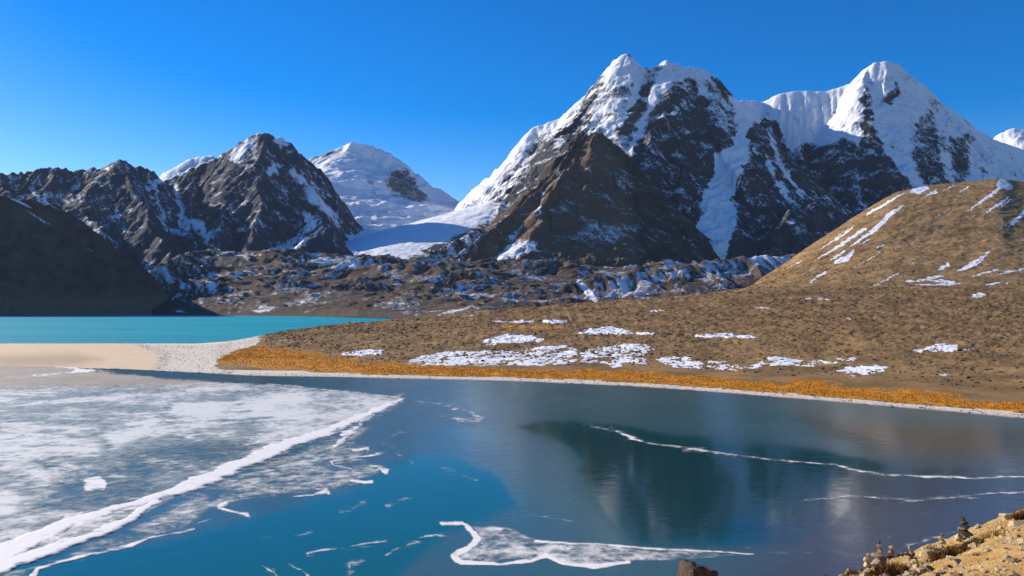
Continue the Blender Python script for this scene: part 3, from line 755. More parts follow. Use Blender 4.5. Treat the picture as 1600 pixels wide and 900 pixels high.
# --- sand spit, golden shore and stony moor of the peninsula
PEN = {
    -260: [(594, None, -.6), (571, None, 0), (568, None, .25), (561, None, .5), (554, None, .7), (546, None, .7), (538, None, .35), (534, None, -.8)],
    40: [(594, None, -.6), (574, None, 0), (570, None, .25), (562, None, .5), (555, None, .7), (546, None, .7), (538, None, .35), (534, None, -.8)],
    200: [(594, None, -.6), (577, None, 0), (573, None, .3), (563, None, .6), (554, None, .8), (545, None, .7), (538, None, .35), (534, None, -.8)],
    330: [(598, None, -.6), (584, None, 0), (580, None, .3), (566, None, .7), (555, None, .9), (545, None, .8), (539, None, .5), (534, None, -.8)],
    400: [(602, None, -.6), (588, None, 0), (583, None, .4), (560, None, 1.0), (547, None, 1.8), (536, None, 3.4), (526, 800), (526, 960, -3)],
    500: [(604, None, -.6), (589, None, 0), (584, None, .4), (563, None, 1.2), (545, 640), (525, 760), (509, 860), (500, 1060, -3)],
    620: [(606, None, -.6), (592, None, 0), (586, None, .4), (570, None, 1.2), (550, 600), (520, 760), (500, 880), (500, 1100, 0)],
    800: [(610, None, -.6), (596, None, 0), (590, None, .4), (574, None, 1.2), (548, 590), (510, 760), (482, 900), (480, 1150, 12)],
    1000: [(619, None, -.6), (605, None, 0), (598, None, .4), (577, None, 1.2), (545, 580), (505, 750), (467, 920), (480, 1150, 25)],
    1200: [(634, None, -.6), (620, None, 0), (613, None, .4), (588, None, 1.2), (548, 540), (500, 740), (453, 960), (460, 1150, 40)],
    1400: [(651, None, -.6), (637, None, 0), (629, None, .4), (600, None, 1.3), (550, 510), (498, 730), (448, 1000), (460, 1150, 40)],
    1600: [(670, None, -.6), (655, None, 0), (645, None, .4), (618, None, 1.4), (565, 460), (500, 720), (446, 1000), (460, 1150, 40)],
    1860: [(694, None, -.6), (678, None, 0), (668, None, .4), (640, None, 1.4), (580, 430), (500, 700), (444, 1000), (460, 1150, 40)],
}
px = np.arange(-240, 1840, 2.0)
X, Y, Z, T, PX = profiles(PEN, px, [8, 12, 24, 44, 60, 70, 10])
moor_w = smooth(345, 470, PX)
rough = smooth(2.9, 3.4, T) * moor_w
Z = Z + rough * (1.5 * fbm(X / 30, Y / 30, 3, 4) + 1.7 * ridged(X / 12, Y / 12, 6, 5, 0.6) * smooth(3, 4.5, T)) + 0.14 * fbm(X / 6, Y / 6, 8, 4) * smooth(1.0, 2, T) + 0.35 * fbm(X / 22, Y / 22, 9, 2) * smooth(1.1, 2.2, T) * moor_w
Z = Z - 0.25 * np.abs(fbm(X / 9, Y / 9, 10, 3)) * smooth(0.4, 1.0, T) * smooth(1.8, 1.0, T)
qx, qy = pix(X, Y, Z)
# golden turf: a wide apron at the tip of the peninsula, then a strip along the shore
wig = fbm(X / 26, Y / 26, 22, 4)
tip = smooth(-8, 8, PX - np.interp(qy, [534, 540, 550, 562, 572, 585], [408, 396, 364, 340, 338, 352]) + 10 * wig + 8 * fbm(X / 6, Y / 6, 24, 3))
top_t = np.interp(PX, [340, 420, 520, 640, 800, 1200, 1400, 1600], [6.2, 4.1, 3.25, 2.95, 2.8, 2.65, 2.55, 2.45]) + 0.7 * wig + 0.35 * fbm(X / 8, Y / 8, 48, 4)
bot_t = np.interp(PX, [340, 420, 600, 1800], [2.7, 2.25, 2.0, 1.95]) + 0.12 * wig
G = tip * smooth(top_t + 0.22, top_t - 0.22, T) * smooth(bot_t - 0.08, bot_t + 0.08, T)
Z = Z + 0.45 * tip * (smooth(bot_t - 0.03, bot_t + 0.03, T) - 0.5 * smooth(bot_t + 0.2, bot_t + 1.2, T)) * smooth(6.0, 5.0, T)
extra = [(0.6, 6, [(770, 505), (820, 508), (900, 510), (860, 516), (790, 515)]), (0.5, 4, [(425, 522), (460, 519), (470, 523), (430, 527)]), (0.35, 10, [(400, 560), (470, 540), (540, 548), (620, 566), (500, 570)]), (0.25, 14, [(1200, 520), (1330, 500), (1400, 520), (1280, 545)])]
G = G * np.clip(0.95 + 0.55 * fbm(X / 12, Y / 20, 52, 4, 0.6), 0, 1.1)
G = np.maximum(G, paint(qx, qy, np.zeros(X.shape), extra) * moor_w)
gx, gy = qx + 7 * fbm(X / 9, Y / 9, 23, 4), qy + 3.5 * fbm(X / 6, Y / 6, 28, 4)
SN = [
    ('long snow bank above the golden shore, at its pale west end', [(622, 572), (650, 556), (690, 546), (760, 545), (800, 548), (840, 540), (880, 538), (905, 545), (905, 568), (860, 574), (780, 574), (700, 574)], .62),
    ('mottled snow bank above the golden shore, in the middle of the slope', [(905, 545), (950, 538), (1000, 534), (1035, 545), (1010, 556), (1015, 572), (960, 576), (905, 568)], .55),
    ('humped snow patch just above the long snow bank', [(738, 532), (760, 528), (792, 521), (815, 521), (860, 530), (840, 538), (790, 538), (765, 540)], .85),
    ('arched broken snow patch along the foot of the slope', [(1020, 560), (1060, 550), (1085, 560), (1130, 562), (1170, 570), (1200, 556), (1225, 550), (1260, 562), (1340, 556), (1345, 566), (1285, 572), (1260, 576), (1200, 572), (1170, 582), (1110, 580), (1040, 576)], .55),
    ('snow patch lying on the turf edge left of the dark boulders', [(1300, 584), (1320, 572), (1370, 568), (1395, 574), (1375, 586), (1330, 590)], .7),
    ('small snow patch on the brown slope near the peninsula tip', [(520, 556), (545, 548), (585, 545), (606, 546), (595, 556), (560, 558)], .95),
    ('wide snow patch with ragged top in the middle of the moor', [(885, 522), (920, 512), (955, 508), (985, 516), (1030, 520), (1072, 520), (1072, 525), (980, 525), (920, 524)], .85),
    ('snow patch with a tail above the arched patch', [(1058, 532), (1090, 522), (1130, 519), (1188, 524), (1180, 530), (1120, 530), (1090, 529)], .9),
    ('snow patch beside dark rubble on the moor at the right', [(1400, 548), (1440, 543), (1470, 534), (1495, 536), (1500, 545), (1535, 540), (1525, 550), (1480, 552), (1440, 552)], .8),
    ('left one of two neat white snow strips high on the moor', [(768, 501), (800, 500), (836, 500), (836, 506), (790, 506), (772, 505)], 1.1),
    ('right one of two neat white snow strips high on the moor', [(846, 498), (862, 498), (890, 500), (888, 506), (848, 507)], 1.1),
    ('thin snow line along the moor crest near the lake', [(705, 497), (735, 491), (768, 489), (766, 492), (735, 496), (712, 499)], .9),
    ('thin snow strip on the upper moor above the ragged patch', [(990, 485), (1030, 483), (1045, 485), (1040, 488), (995, 488)], .95),
    ('slanting thin snow strip under the foot of the brown hill', [(1176, 478), (1200, 479), (1243, 486), (1240, 488), (1205, 485), (1178, 482)], .95),
    ('short snow strip left of the slanting one', [(1130, 476), (1160, 478), (1163, 482), (1135, 479)], .9),
    ('snow strip at the foot of the brown hill', [(1246, 464), (1275, 464), (1310, 468), (1308, 471), (1260, 469)], .9),
    ('short bright snow strip east of the hill foot strip', [(1318, 461), (1345, 463), (1350, 466), (1322, 464)], .9),
    ('little snow fleck alone in the upper moor', [(1312, 497), (1330, 496), (1334, 500), (1316, 501)], .9),
    ('broken snow flecks near the boulders at the right edge', [(1512, 462), (1530, 455), (1545, 458), (1540, 466), (1520, 468)], .7),
    ('snow fleck slanting up at the right edge of the moor', [(1555, 470), (1580, 460), (1588, 462), (1565, 470)], .8),
    ('row of tiny snow flecks at the foot of the right moor', [(1425, 590), (1450, 584), (1490, 582), (1500, 586), (1460, 592), (1430, 592)], .55),
    ('tiny snow fleck beside the small peninsula patch', [(494, 548), (508, 544), (512, 547), (500, 549)], .9),
    ('snow dash at the dark tip of the peninsula', [(428, 534), (440, 530), (465, 529), (460, 533), (440, 535)], .9),
    ('long faint snow strip high at the right of the moor', [(1360, 474), (1395, 472), (1400, 475), (1365, 477)], .75),
    ('paired snow dashes in the upper right moor', [(1400, 485), (1425, 486), (1440, 490), (1410, 489)], .85),
    ('snow dash between the upper right dashes and the edge', [(1463, 489), (1495, 491), (1494, 494), (1466, 493)], .85),
]
S = np.full(X.shape, -0.4)
seg = np.full(X.shape, -1, int)
for i, (lab, poly, v) in enumerate(SN):
    sd = poly_sd(gx, gy, poly)
    c = -0.4 + (0.8 * v + 0.4) * smooth(-1.5, 3.5, sd)
    seg = np.where((c > S) & (sd > -0.5), i, seg)
    S = np.maximum(S, c)
S = S + (0.75 * fbm(X / 4, Y / 7, 29, 4, 0.75) + 0.5 * fbm(X / 15, Y / 22, 39, 3)) * (S > -0.3)
Zg = Z.copy()
edge_x = np.interp(qy, [534, 540, 550, 565, 580], [200, 215, 245, 250, 238])
wig2 = fbm(X / 9, Y / 9, 27, 4, 0.65)
gravel = smooth(-10, 10, PX - edge_x + 22 * wig2)
debris = smooth(16, 3, np.abs(PX - edge_x - 8 + 16 * wig2)) * smooth(-0.05, 0.25, fbm(X / 2.5, Y / 4, 127, 4, 0.7))
debris = np.maximum(debris, smooth(352, 330, np.abs(PX - 352) + 330) * smooth(-0.02, 0.3, fbm(X / 2.5, Y / 4, 128, 4, 0.7)))
beige = smooth(-8, 8, poly_sd(qx + 12 * wig2, qy + 3 * wig2, [(-300, 556), (0, 556), (120, 552), (160, 562), (110, 572), (-300, 580)]))
wet = smooth(1.45, 1.0, T) * 0.85 * smooth(250, 330, PX)
att = {'snow': np.full(X.shape, -0.5), 'grass': G, 'gravel': gravel, 'wet': np.clip(wet + 0.9 * debris * (T > 1.2), 0, 1), 'damp': beige}
qc = lambda a: (a[:-1, :-1] + a[1:, :-1] + a[:-1, 1:] + a[1:, 1:]) / 4
inland = qc(np.maximum(G * 2, smooth(2.0, 2.3, T) * tip))
tq = qc(T)
is_beach = inland < 0.5
is_turf = (~is_beach) & (qc(G) > 0.5)
is_moor = ~(is_beach | is_turf)
SPIT_GRID = (X, Y, Zg, T, PX, qx, qy)
tag(grid_obj('beach', X, Y, Zg, M_BEACH, att, is_beach), 'pale sand and gravel spit and shoreline around the near lake', 'beach', kind='structure')
tag(grid_obj('turf', X, Y, Zg, M_MOOR, att, is_turf), 'golden orange turf strip along the lake shore', 'turf', kind='structure')
tag(grid_obj('moor', X, Y, Zg, M_MOOR, att, is_moor), 'stony brown moorland slope of the peninsula', 'moor', kind='structure')

def snow_mat():
    N = NT('drift_snow')
    N.bump(N.noise(0.8, 7, 0.7), 0.4, 0.25)
    return N.base(N.mix(N.noise(0.3, 5, 0.7), (0.80, 0.82, 0.85), (0.9, 0.91, 0.92)), 0.6, 0.2)
M_SNOW = snow_mat()
lift = -0.03 + 0.3 * smooth(0.3, 1.0, S)
qS = qc(S)
qseg = np.maximum(np.maximum(seg[:-1, :-1], seg[1:, :-1]), np.maximum(seg[:-1, 1:], seg[1:, 1:]))
for i, (lab, poly, v) in enumerate(SN):
    k = (qseg == i) & (qS > 0.38)
    if k.sum() > 3:
        root = None
        for j, kc in enumerate(pieces(k, 10)):
            o = grid_obj('snow_patch' if j == 0 else 'snow_fleck', X, Y, Zg + lift, M_SNOW, None, kc)
            if j == 0:
                root = tag(o, lab, 'snow patch', 'snow patches on the moor')
            else:
                o.parent = root

# ------------------------------------------------------------------ the two lakes
def flat_sheet(name, pts, z, mat, label):
    me = bpy.data.meshes.new(name)
    me.from_pydata([(x, y, z) for x, y in pts], [], [tuple(range(len(pts)))])
    me.materials.append(mat)
    return tag(link(name, me), label, 'lake', kind='structure')
def on_water(px_, py_):
    y = HCAM * F / (py_ - YH)
    return ((px_ - 800) / F * y, y)
flat_sheet('lake', [on_water(-420, 545), on_water(330, 545), on_water(420, 536), (-120, 1000), (100, 1500), (300, 3200), (-3800, 3400), (-3000, 1500)], 0.0, M_TURQ, 'turquoise lake in front of the moraine')

PXg, PYg = np.meshgrid(np.arange(-500, 2100, 8.0), np.concatenate([np.arange(560, 905, 4.0), np.arange(905, 1500, 12.0)]))
Yg = HCAM * F / (PYg - YH); Xg = (PXg - 800) / F * Yg
wx_, wy_ = PXg + 14 * fbm(Xg / 18, Yg / 18, 3, 4), PYg + 7 * fbm(Xg / 18, Yg / 18, 6, 4)
film = 0.55 * np.ones(Xg.shape)
film = paint(wx_, wy_, film, [
    (0.05, 10, [(610, 722), (660, 712), (720, 716), (780, 745), (815, 790), (700, 830), (560, 960), (-600, 1600), (-600, 900), (250, 850), (420, 800), (560, 760)]),
    (0.02, 5, [(805, 668), (850, 658), (960, 664), (1060, 682), (1250, 702), (1400, 722), (1620, 738), (1620, 744), (1400, 742), (1330, 735), (1330, 800), (1250, 850), (1000, 850), (940, 800), (915, 760), (905, 710), (870, 688)]),
    (0.15, 20, [(1230, 650), (1700, 670), (1700, 742), (1400, 722)]),
    (0.35, 12, [(1330, 742), (1620, 748), (1800, 900), (1000, 1000), (1180, 880), (1330, 830)]),
    (0.8, 10, [(640, 640), (700, 632), (780, 655), (740, 664), (680, 660)]),
])
body_reflect = paint(wx_, wy_, np.zeros(Xg.shape), [(0.85, 25, [(810, 668), (850, 656), (960, 662), (1060, 680), (1250, 700), (1400, 720), (1620, 736), (1620, 800), (1330, 800), (1250, 850), (1000, 850), (940, 800), (915, 760), (905, 710), (870, 688)])])  # outline of the dark mountain's painted reflection
silt_reflect = paint(wx_, wy_, np.zeros(Xg.shape), [(0.85, 60, [(1330, 760), (1700, 740), (2000, 1000), (900, 1100), (1150, 890)]), (0.8, 25, [(1250, 655), (1700, 670), (1700, 742), (1400, 725)])])  # lake bottom at lower right; second outline paints the brown hill's reflection
o = grid_obj('lake', Xg, Yg, np.zeros(Xg.shape), M_WATER, {'film': film, 'silt_reflect': silt_reflect, 'body_reflect': body_reflect})
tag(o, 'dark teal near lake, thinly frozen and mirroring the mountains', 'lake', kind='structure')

# ------------------------------------------------------------------ ice on the near lake
PXi, PYi = np.meshgrid(np.arange(-120, 1720, 2.0), np.arange(566, 925, 1.3))
Yi = HCAM * F / (PYi - YH); Xi = (PXi - 800) / F * Yi
sx, sy = Xi + 26 * fbm(Xi / 45, Yi / 45, 141, 3) + 7 * fbm(Xi / 13, Yi / 13, 145, 3), Yi + 26 * fbm(Xi / 45, Yi / 45, 149, 3) + 7 * fbm(Xi / 13, Yi / 13, 153, 3)
n_small = fbm(Xi / 5, Yi / 5, 101, 5, 0.6)
n_mid = 0.5 * fbm(Xi / 16, Yi / 16, 105, 5, 0.6) + 0.7 * fbm(sx / 20, sy / 11, 157, 4, 0.6)
n_big = fbm(Xi / 45, Yi / 45, 109, 4)
ix = PXi + 9 * n_mid + 5 * n_small
iy = PYi + 4.5 * fbm(Xi / 16, Yi / 16, 115, 5, 0.6)
def ice(name, cover, z, mat, label, cat='ice', group=None, kind=None, lo=0.07, mud=None, bright=None):
    k = qc(cover) > lo
    if not k.any():
        return None
    md = np.zeros(cover.shape) if mud is None else mud
    bt = cover if bright is None else bright
    root = None
    for i, kc in enumerate([k] if kind else pieces(k, 14)):
        rows = np.where(kc.any(1))[0]; cols = np.where(kc.any(0))[0]
        sl = (slice(rows[0], rows[-1] + 2), slice(cols[0], cols[-1] + 2))
        ks = kc[rows[0]:rows[-1] + 1, cols[0]:cols[-1] + 1]
        o = grid_obj(name if i == 0 else 'ice_fragment', Xi[sl], Yi[sl], (z + np.zeros(cover.shape))[sl], mat, {'cover': cover[sl], 'mud': md[sl], 'bright': bt[sl]}, ks)
        if i == 0:
            root = tag(o, label, cat, group, kind)
        else:
            o.parent = root
    return root

sheet_poly = [(-160, 566), (0, 568), (90, 571), (125, 577), (170, 580), (240, 588), (320, 594), (420, 600), (500, 606), (570, 613), (628, 622), (600, 642), (545, 662), (485, 684), (440, 698), (400, 718), (340, 744), (290, 768), (240, 800), (190, 822), (110, 852), (0, 888), (-160, 930)]
sd = poly_sd(ix, iy, sheet_poly)
grain = 0.84 + 0.2 * n_mid + 0.16 * n_small + 0.1 * n_big
streaks = [(-40, 690, 6), (60, 688, 7), (110, 690, 5), (150, 697, 3)], [(-20, 704, 4), (60, 700, 5), (150, 702, 5)], [(-20, 720, 4), (40, 714, 4), (68, 710, 2)], [(235, 660, 6), (180, 690, 8)], [(230, 718, 4), (270, 722, 6), (300, 730, 4)], [(280, 640, 6), (330, 638, 8)], [(380, 628, 2), (470, 624, 5)], [(400, 640, 2), (425, 638, 3)], [(300, 683, 2), (360, 680, 2)], [(-20, 790, 12), (10, 786, 14)], [(60, 742, 2), (110, 735, 4)], [(180, 748, 1.5), (215, 744, 2)], [(235, 752, 1.5), (270, 744, 2)], [(430, 650, 1.5), (480, 652, 2)]
br = np.zeros(ix.shape)
for s_ in streaks:
    br = np.maximum(br, smooth(-14, 8, line_sd(ix + 10 * n_small, iy + 8 * n_mid, s_)))
far = smooth(690, 620, PYi)
dark = smooth(-14, 14, poly_sd(ix, iy, [(250, 700), (330, 690), (400, 695), (380, 712), (300, 735), (180, 760), (200, 720)]))
dark = np.maximum(dark, 0.8 * smooth(-10, 12, poly_sd(ix, iy, [(60, 720), (200, 735), (260, 762), (180, 790), (100, 800), (40, 800), (90, 760)])))
mud0 = smooth(612, 596, PYi + 4 * n_mid) * smooth(460, 300, PXi)
cov = smooth(-2, 5, sd) * np.clip(grain + 0.25 * br - 0.34 * dark - 0.10 * smooth(640, 740, PYi), 0.12, 1.25)
wisps = smooth(0.72, 0.98, 1 - np.abs(fbm(sx / 42, sy / 26, 161, 3))) * smooth(-0.25, 0.3, fbm(Xi / 40, Yi / 40, 165, 3))
cov = np.where(mud0 > 0, np.maximum(cov, mud0 * smooth(-2, 5, sd)), cov)
bright = 0.36 + 0.6 * wisps + 0.5 * n_mid + 0.4 * n_small + 0.3 * n_big - 0.03 * far + 0.55 * br * (0.8 + 0.8 * n_small) - 0.28 * dark - 0.12 * smooth(660, 740, PYi) + 0.15 * smooth(380, 520, PXi)
mud = smooth(616, 596, PYi + 4 * n_mid + 0.02 * (PXi - 100)) * smooth(460, 260, PXi) * np.clip(0.85 + 0.5 * n_mid, 0, 1)
ice('ice_sheet', cov, 0.03 + 0.04 * cov, M_ICE, 'broad grey white ice sheet covering the left of the near lake', 'ice sheet', kind='structure', mud=mud, bright=bright)

# bank of white snow along the edge of the sheet
bx, by = ix + 8 * fbm(Xi / 7, Yi / 7, 121, 4, 0.65), iy + 6 * fbm(Xi / 8, Yi / 8, 125, 4, 0.65)
up = -1.5 + line_sd(bx, by, [(628, 624, 3), (590, 640, 6), (545, 660, 6.5), (490, 682, 7), (455, 692, 8), (420, 706, 11), (380, 724, 10), (340, 742, 10), (300, 758, 12), (285, 764, 10), (240, 778, 7), (200, 790, 6), (160, 802, 5), (110, 816, 9), (60, 840, 13), (20, 860, 14), (-60, 890, 18)])
lo_ = -1.5 + line_sd(bx, by, [(250, 782, 5), (200, 812, 6), (150, 834, 6), (90, 856, 7), (30, 876, 8), (-60, 905, 12)])
mid_ = poly_sd(ix, iy, [(250, 782), (200, 792), (110, 816), (60, 842), (20, 870), (90, 852), (160, 828)])
cov = np.maximum(np.maximum(smooth(-4, 3, up), smooth(-4, 3, lo_)) * 1.15 * (0.9 + 0.35 * n_small), smooth(-3, 4, mid_) * (0.6 + 0.5 * n_small))
cov = np.maximum(cov, 0.8 * smooth(-13, 0, up) * np.clip(0.35 + 1.3 * n_mid + 0.6 * n_small, 0, 1))
ice('snow_bank', cov, 0.05 + 0.2 * smooth(0, 1, cov), M_RIDGE, 'long thick white snow bank along the edge of the ice sheet', 'snow bank')
cov = smooth(-3, 3, line_sd(ix, iy, [(625, 622, 1.5), (560, 614, 1.5), (480, 606, 1.5), (420, 601, 1)])) * (0.75 + 0.4 * n_small)
ice('ice_ribbon', cov, 0.10, M_RIDGE, 'thin white rim along the far edge of the ice sheet', 'ice', 'ice ribbons')
cov = (0.8 + 0.7 * n_small) * smooth(-5, 4, poly_sd(bx, by, [(128, 768), (133, 752), (150, 744), (166, 752), (162, 764), (140, 768)]) ) * 1.1
ice('snow_clump', cov, 0.15, M_RIDGE, 'small white snow clump alone on the ice sheet', 'snow')
cov = smooth(-1.5, 2, poly_sd(ix, iy, [(60, 571), (100, 571), (135, 577), (180, 580), (150, 581), (120, 584), (60, 588), (0, 591), (-60, 592), (40, 587), (110, 581), (118, 578), (90, 574)])) * 1.0
ice('ice_ribbon', cov, 0.11, M_RIDGE, 'pale thin ice line off the sand spit', 'ice', 'ice ribbons')

# frosty fringe between the snow bank and the open water
fr_poly = [(600, 645), (570, 660), (580, 676), (560, 690), (600, 705), (575, 716), (612, 738), (575, 752), (520, 770), (400, 780), (330, 800), (300, 828), (200, 856), (60, 888), (20, 920), (-100, 950), (-100, 915), (60, 876), (190, 826), (290, 776), (400, 724), (490, 690), (550, 666)]
cov = smooth(-5, 12, poly_sd(ix, iy, fr_poly)) * np.clip(0.5 + 0.45 * n_mid + 0.3 * n_small, 0.0, 0.9)
ice('ice_fringe', cov, 0.02, M_ICE, 'streaky half clear ice fringe between snow bank and blue water', 'ice')
RB = [
    ('white frost curls hugging the snow bank near its tip', [[(585, 648, 2), (570, 656, 3), (560, 668, 3), (535, 678, 5)], [(580, 668, 1), (550, 676, 2), (530, 690, 5), (525, 697, 4)]]),
    ('branching white frost curl pointing at open water', [[(598, 708, 2), (580, 712, 2.5), (545, 716, 2), (515, 722, 2.5), (520, 728, 2), (548, 734, 1.5), (565, 742, 1.5)], [(550, 705, 3), (575, 700, 2.5), (572, 707, 2)]]),
    ('blunt white frost tongue with a broad head', [[(575, 728, 1.5), (595, 732, 3.5), (605, 738, 5.5)], [(552, 752, 3), (570, 756, 3), (582, 754, 3)], [(510, 757, 1), (560, 758, 1.5)]]),
    ('small white frost wedge below the fringe', [[(460, 776, 1.5), (490, 772, 2.5), (508, 766, 5), (512, 770, 3)], [(485, 760, 1), (505, 766, 3)]]),
    ('hooked white frost curl alone in the blue water', [[(355, 786, 3.5), (343, 793, 3), (365, 801, 2), (385, 805, 4), (388, 808, 3)], [(355, 784, 1.5), (400, 777, 1)]]),
    ('long wavy white ribbon parallel to the snow bank', [[(302, 826, 2.5), (285, 830, 2), (240, 838, 2), (205, 852, 3.5), (150, 864, 3), (95, 876, 3), (60, 888, 3), (50, 900, 6)], [(300, 822, 1), (330, 812, 1.5)]]),
    ('faint curved ice crack crossing the lower left water', [[(400, 842, 0.8), (440, 842, 1), (475, 835, 1), (500, 823, 1)]]),
    ('short frayed ice line in the bottom water', [[(482, 866, 1.5), (510, 860, 2), (525, 858, 1)], [(535, 856, 1.5), (570, 850, 2), (605, 845, 1)]]),
    ('pale branching ice crack at the bottom edge', [[(540, 880, 2), (560, 880, 2.5), (590, 871, 1)], [(548, 882, 2), (550, 905, 2)]]),
    ('slanting ice crack at the bottom left of the blue water', [[(405, 884, 1), (430, 896, 1.5), (440, 908, 1)]]),
    ('twin slanting ice crack beside the bottom left one', [[(448, 882, 1), (475, 894, 2), (495, 908, 2)]]),
    ('broken ice dashes leading to the frosted floe', [[(610, 860, 1), (640, 850, 1.5), (655, 846, 1)], [(655, 840, 2), (680, 836, 1.5), (715, 838, 1)], [(604, 868, 2), (620, 856, 2)]]),
    ('faint curved ice line in the middle of the water', [[(640, 668, 1.5), (625, 675, 2), (603, 686, 1.5), (598, 694, 1.2), (615, 700, 1.5), (625, 712, 1.5), (645, 724, 1.5)]]),
    ('faint dotted ice line inside the bright blue reflection', [[(690, 730, 1.5), (720, 742, 1.5), (745, 750, 1)]]),
    ('thin slanting ice scratch below the blue reflection', [[(535, 800, 1), (575, 782, 1)], [(608, 792, 1), (645, 778, 1)]]),
    ('wispy frost cloud on the water beyond the sheet tip', [[(648, 626, 1.5), (690, 632, 3), (730, 644, 4), (760, 657, 4), (720, 656, 4), (690, 650, 2)]]),
    ('long white crack winding across the dark reflection', [[(918, 666, 1), (960, 673, 1.8), (988, 684, 3), (1010, 692, 1.5), (1045, 697, 1.5), (1090, 703, 2.5), (1150, 712, 1.3), (1220, 720, 1.3), (1300, 724, 1.5), (1330, 732, 2), (1380, 744, 2), (1440, 746, 2), (1520, 749, 2), (1620, 744, 1.5)]]),
    ('wavy white ice line near the right shore', [[(1258, 783, 1), (1300, 780, 1.2), (1330, 776, 1.5), (1390, 779, 1.8), (1430, 783, 1.5), (1480, 778, 1.2), (1520, 774, 1.5), (1560, 771, 1.5), (1640, 767, 1.5)], [(1510, 777, 1), (1550, 781, 1.2)]]),
    ('faint grey frost smear beside the tip of the floe', [[(1200, 866, 1), (1265, 864, 1)], [(1060, 862, 2), (1170, 860, 1)]]),
    ('faint frost smear in the dark water below the crack', [[(830, 805, 1.5), (870, 812, 2.5), (910, 816, 1.5)]]),
    ('pale ice rim at the foot of the cairn bank', [[(1385, 868, 1.5), (1430, 850, 2.5), (1470, 838, 2), (1500, 826, 1.5)]]),
    ('loose frost dashes off the cairn bank', [[(1385, 845, 2), (1402, 834, 2)], [(1435, 800, 1.5), (1450, 805, 2)], [(1310, 845, 1), (1330, 846, 1.5)]]),
]
for lab, strokes in RB:
    s_ = np.full(ix.shape, -1e9)
    for st in strokes:
        s_ = np.maximum(s_, line_sd(ix, iy, st))
    faint = any(w in lab for w in ('faint', 'thin', 'wispy', 'loose', 'pale'))
    s_ = s_ - 0.5
    cov = smooth(-2.0, 2.4, s_) * ((0.42 if faint else 0.8) + 0.9 * n_small)
    cov = np.maximum(cov, 0.35 * smooth(-9, 1, s_) * (0.4 + n_mid + n_small))
    ice('ice_ribbon', cov, 0.07 + 0.03 * cov, M_RIDGE, lab, 'ice', 'ice ribbons')
fl = [(684, 819), (700, 813), (724, 815), (742, 830), (748, 840), (735, 852), (732, 860), (708, 866), (702, 872), (715, 882), (770, 884), (800, 880), (830, 878), (860, 874), (890, 882), (930, 888), (960, 884), (990, 878), (1080, 875), (1175, 868), (1080, 860), (1000, 857), (930, 852), (850, 848), (830, 840), (800, 828), (770, 822), (735, 822)]
sd = poly_sd(ix, iy, fl)
cov = smooth(-2, 3, sd) * np.clip(0.5 + 0.25 * n_mid + 0.45 * n_small, 0.25, 1)
rim = np.maximum(line_sd(ix, iy, [(690, 818, 3), (722, 818, 3), (738, 832, 4), (746, 842, 5), (732, 856, 5), (708, 870, 5), (722, 880, 4), (780, 882, 2), (830, 876, 2), (856, 868, 4), (880, 880, 3), (930, 887, 4), (985, 879, 2)]), line_sd(ix, iy, [(835, 846, 2), (930, 852, 1.5), (1040, 858, 1.5), (1175, 866, 1)]))
cov = np.maximum(cov, smooth(-2, 2, rim))
ice('ice_floe', cov, 0.05, M_RIDGE, 'large frosted ice floe with white rim at bottom centre', 'ice floe')

# ------------------------------------------------------------------ rocks
def rock_mesh(name, seed, mat, sub=2, cuts=9, rough=0.08, flat=1.0):
    """angular stone: a ball cut by random planes and roughened"""
    r = random.Random(seed)
    bm = bmesh.new()
    bmesh.ops.create_icosphere(bm, subdivisions=sub, radius=1.0)
    planes = []
    for _ in range(cuts):
        v = Vector((r.gauss(0, 1), r.gauss(0, 1), r.gauss(0, 1))).normalized()
        planes.append((v, r.uniform(0.42, 0.8)))
    for v in bm.verts:
        p = v.co.copy()
        for nrm, d in planes:
            k = p.dot(nrm)
            if k > d:
                p -= nrm * (k - d)
        p *= 1 + r.uniform(-rough, rough)
        v.co = Vector((p.x, p.y, p.z * flat))
    me = bpy.data.meshes.new(name)
    bm.to_mesh(me); bm.free()
    for p in me.polygons:
        p.use_smooth = False
    me.materials.append(mat)
    return me

def merged_stones(name, pos, size, mats_seed, mat, label, cat, flat=0.7, parent=None):
    """a mass of small stones joined into one sheet of rubble"""
    base = [rock_mesh('stone_shape', 900 + k, mat, 1, 6, 0.15) for k in range(5)]
    sh = []
    for b in base:
        v = np.zeros(len(b.vertices) * 3); b.vertices.foreach_get('co', v)
        f = np.array([p.vertices[:] for p in b.polygons])
        sh.append((v.reshape(-1, 3), f))
        bpy.data.meshes.remove(b)
    rng = np.random.default_rng(mats_seed)
    V, Fc, off = [], [], 0
    for k in range(5):
        idx = np.where(np.arange(len(pos)) % 5 == k)[0]
        v, f = sh[k]
        a = rng.uniform(0, 2 * np.pi, len(idx))
        c, s = np.cos(a), np.sin(a)
        sc = size[idx][:, None] * rng.uniform(0.65, 1.35, (len(idx), 3)) * np.array([1, 1, flat])
        p = v[None] * sc[:, None, :]
        q = np.stack([p[..., 0] * c[:, None] - p[..., 1] * s[:, None], p[..., 0] * s[:, None] + p[..., 1] * c[:, None], p[..., 2]], -1) + pos[idx][:, None, :]
        V.append(q.reshape(-1, 3))
        Fc.append((f[None] + (np.arange(len(idx)) * len(v))[:, None, None]).reshape(-1, 3) + off)
        off += len(idx) * len(v)
    return tag(link(name, mesh_np(name, np.concatenate(V), np.concatenate(Fc), mat, None, False)), label, cat, kind='stuff')

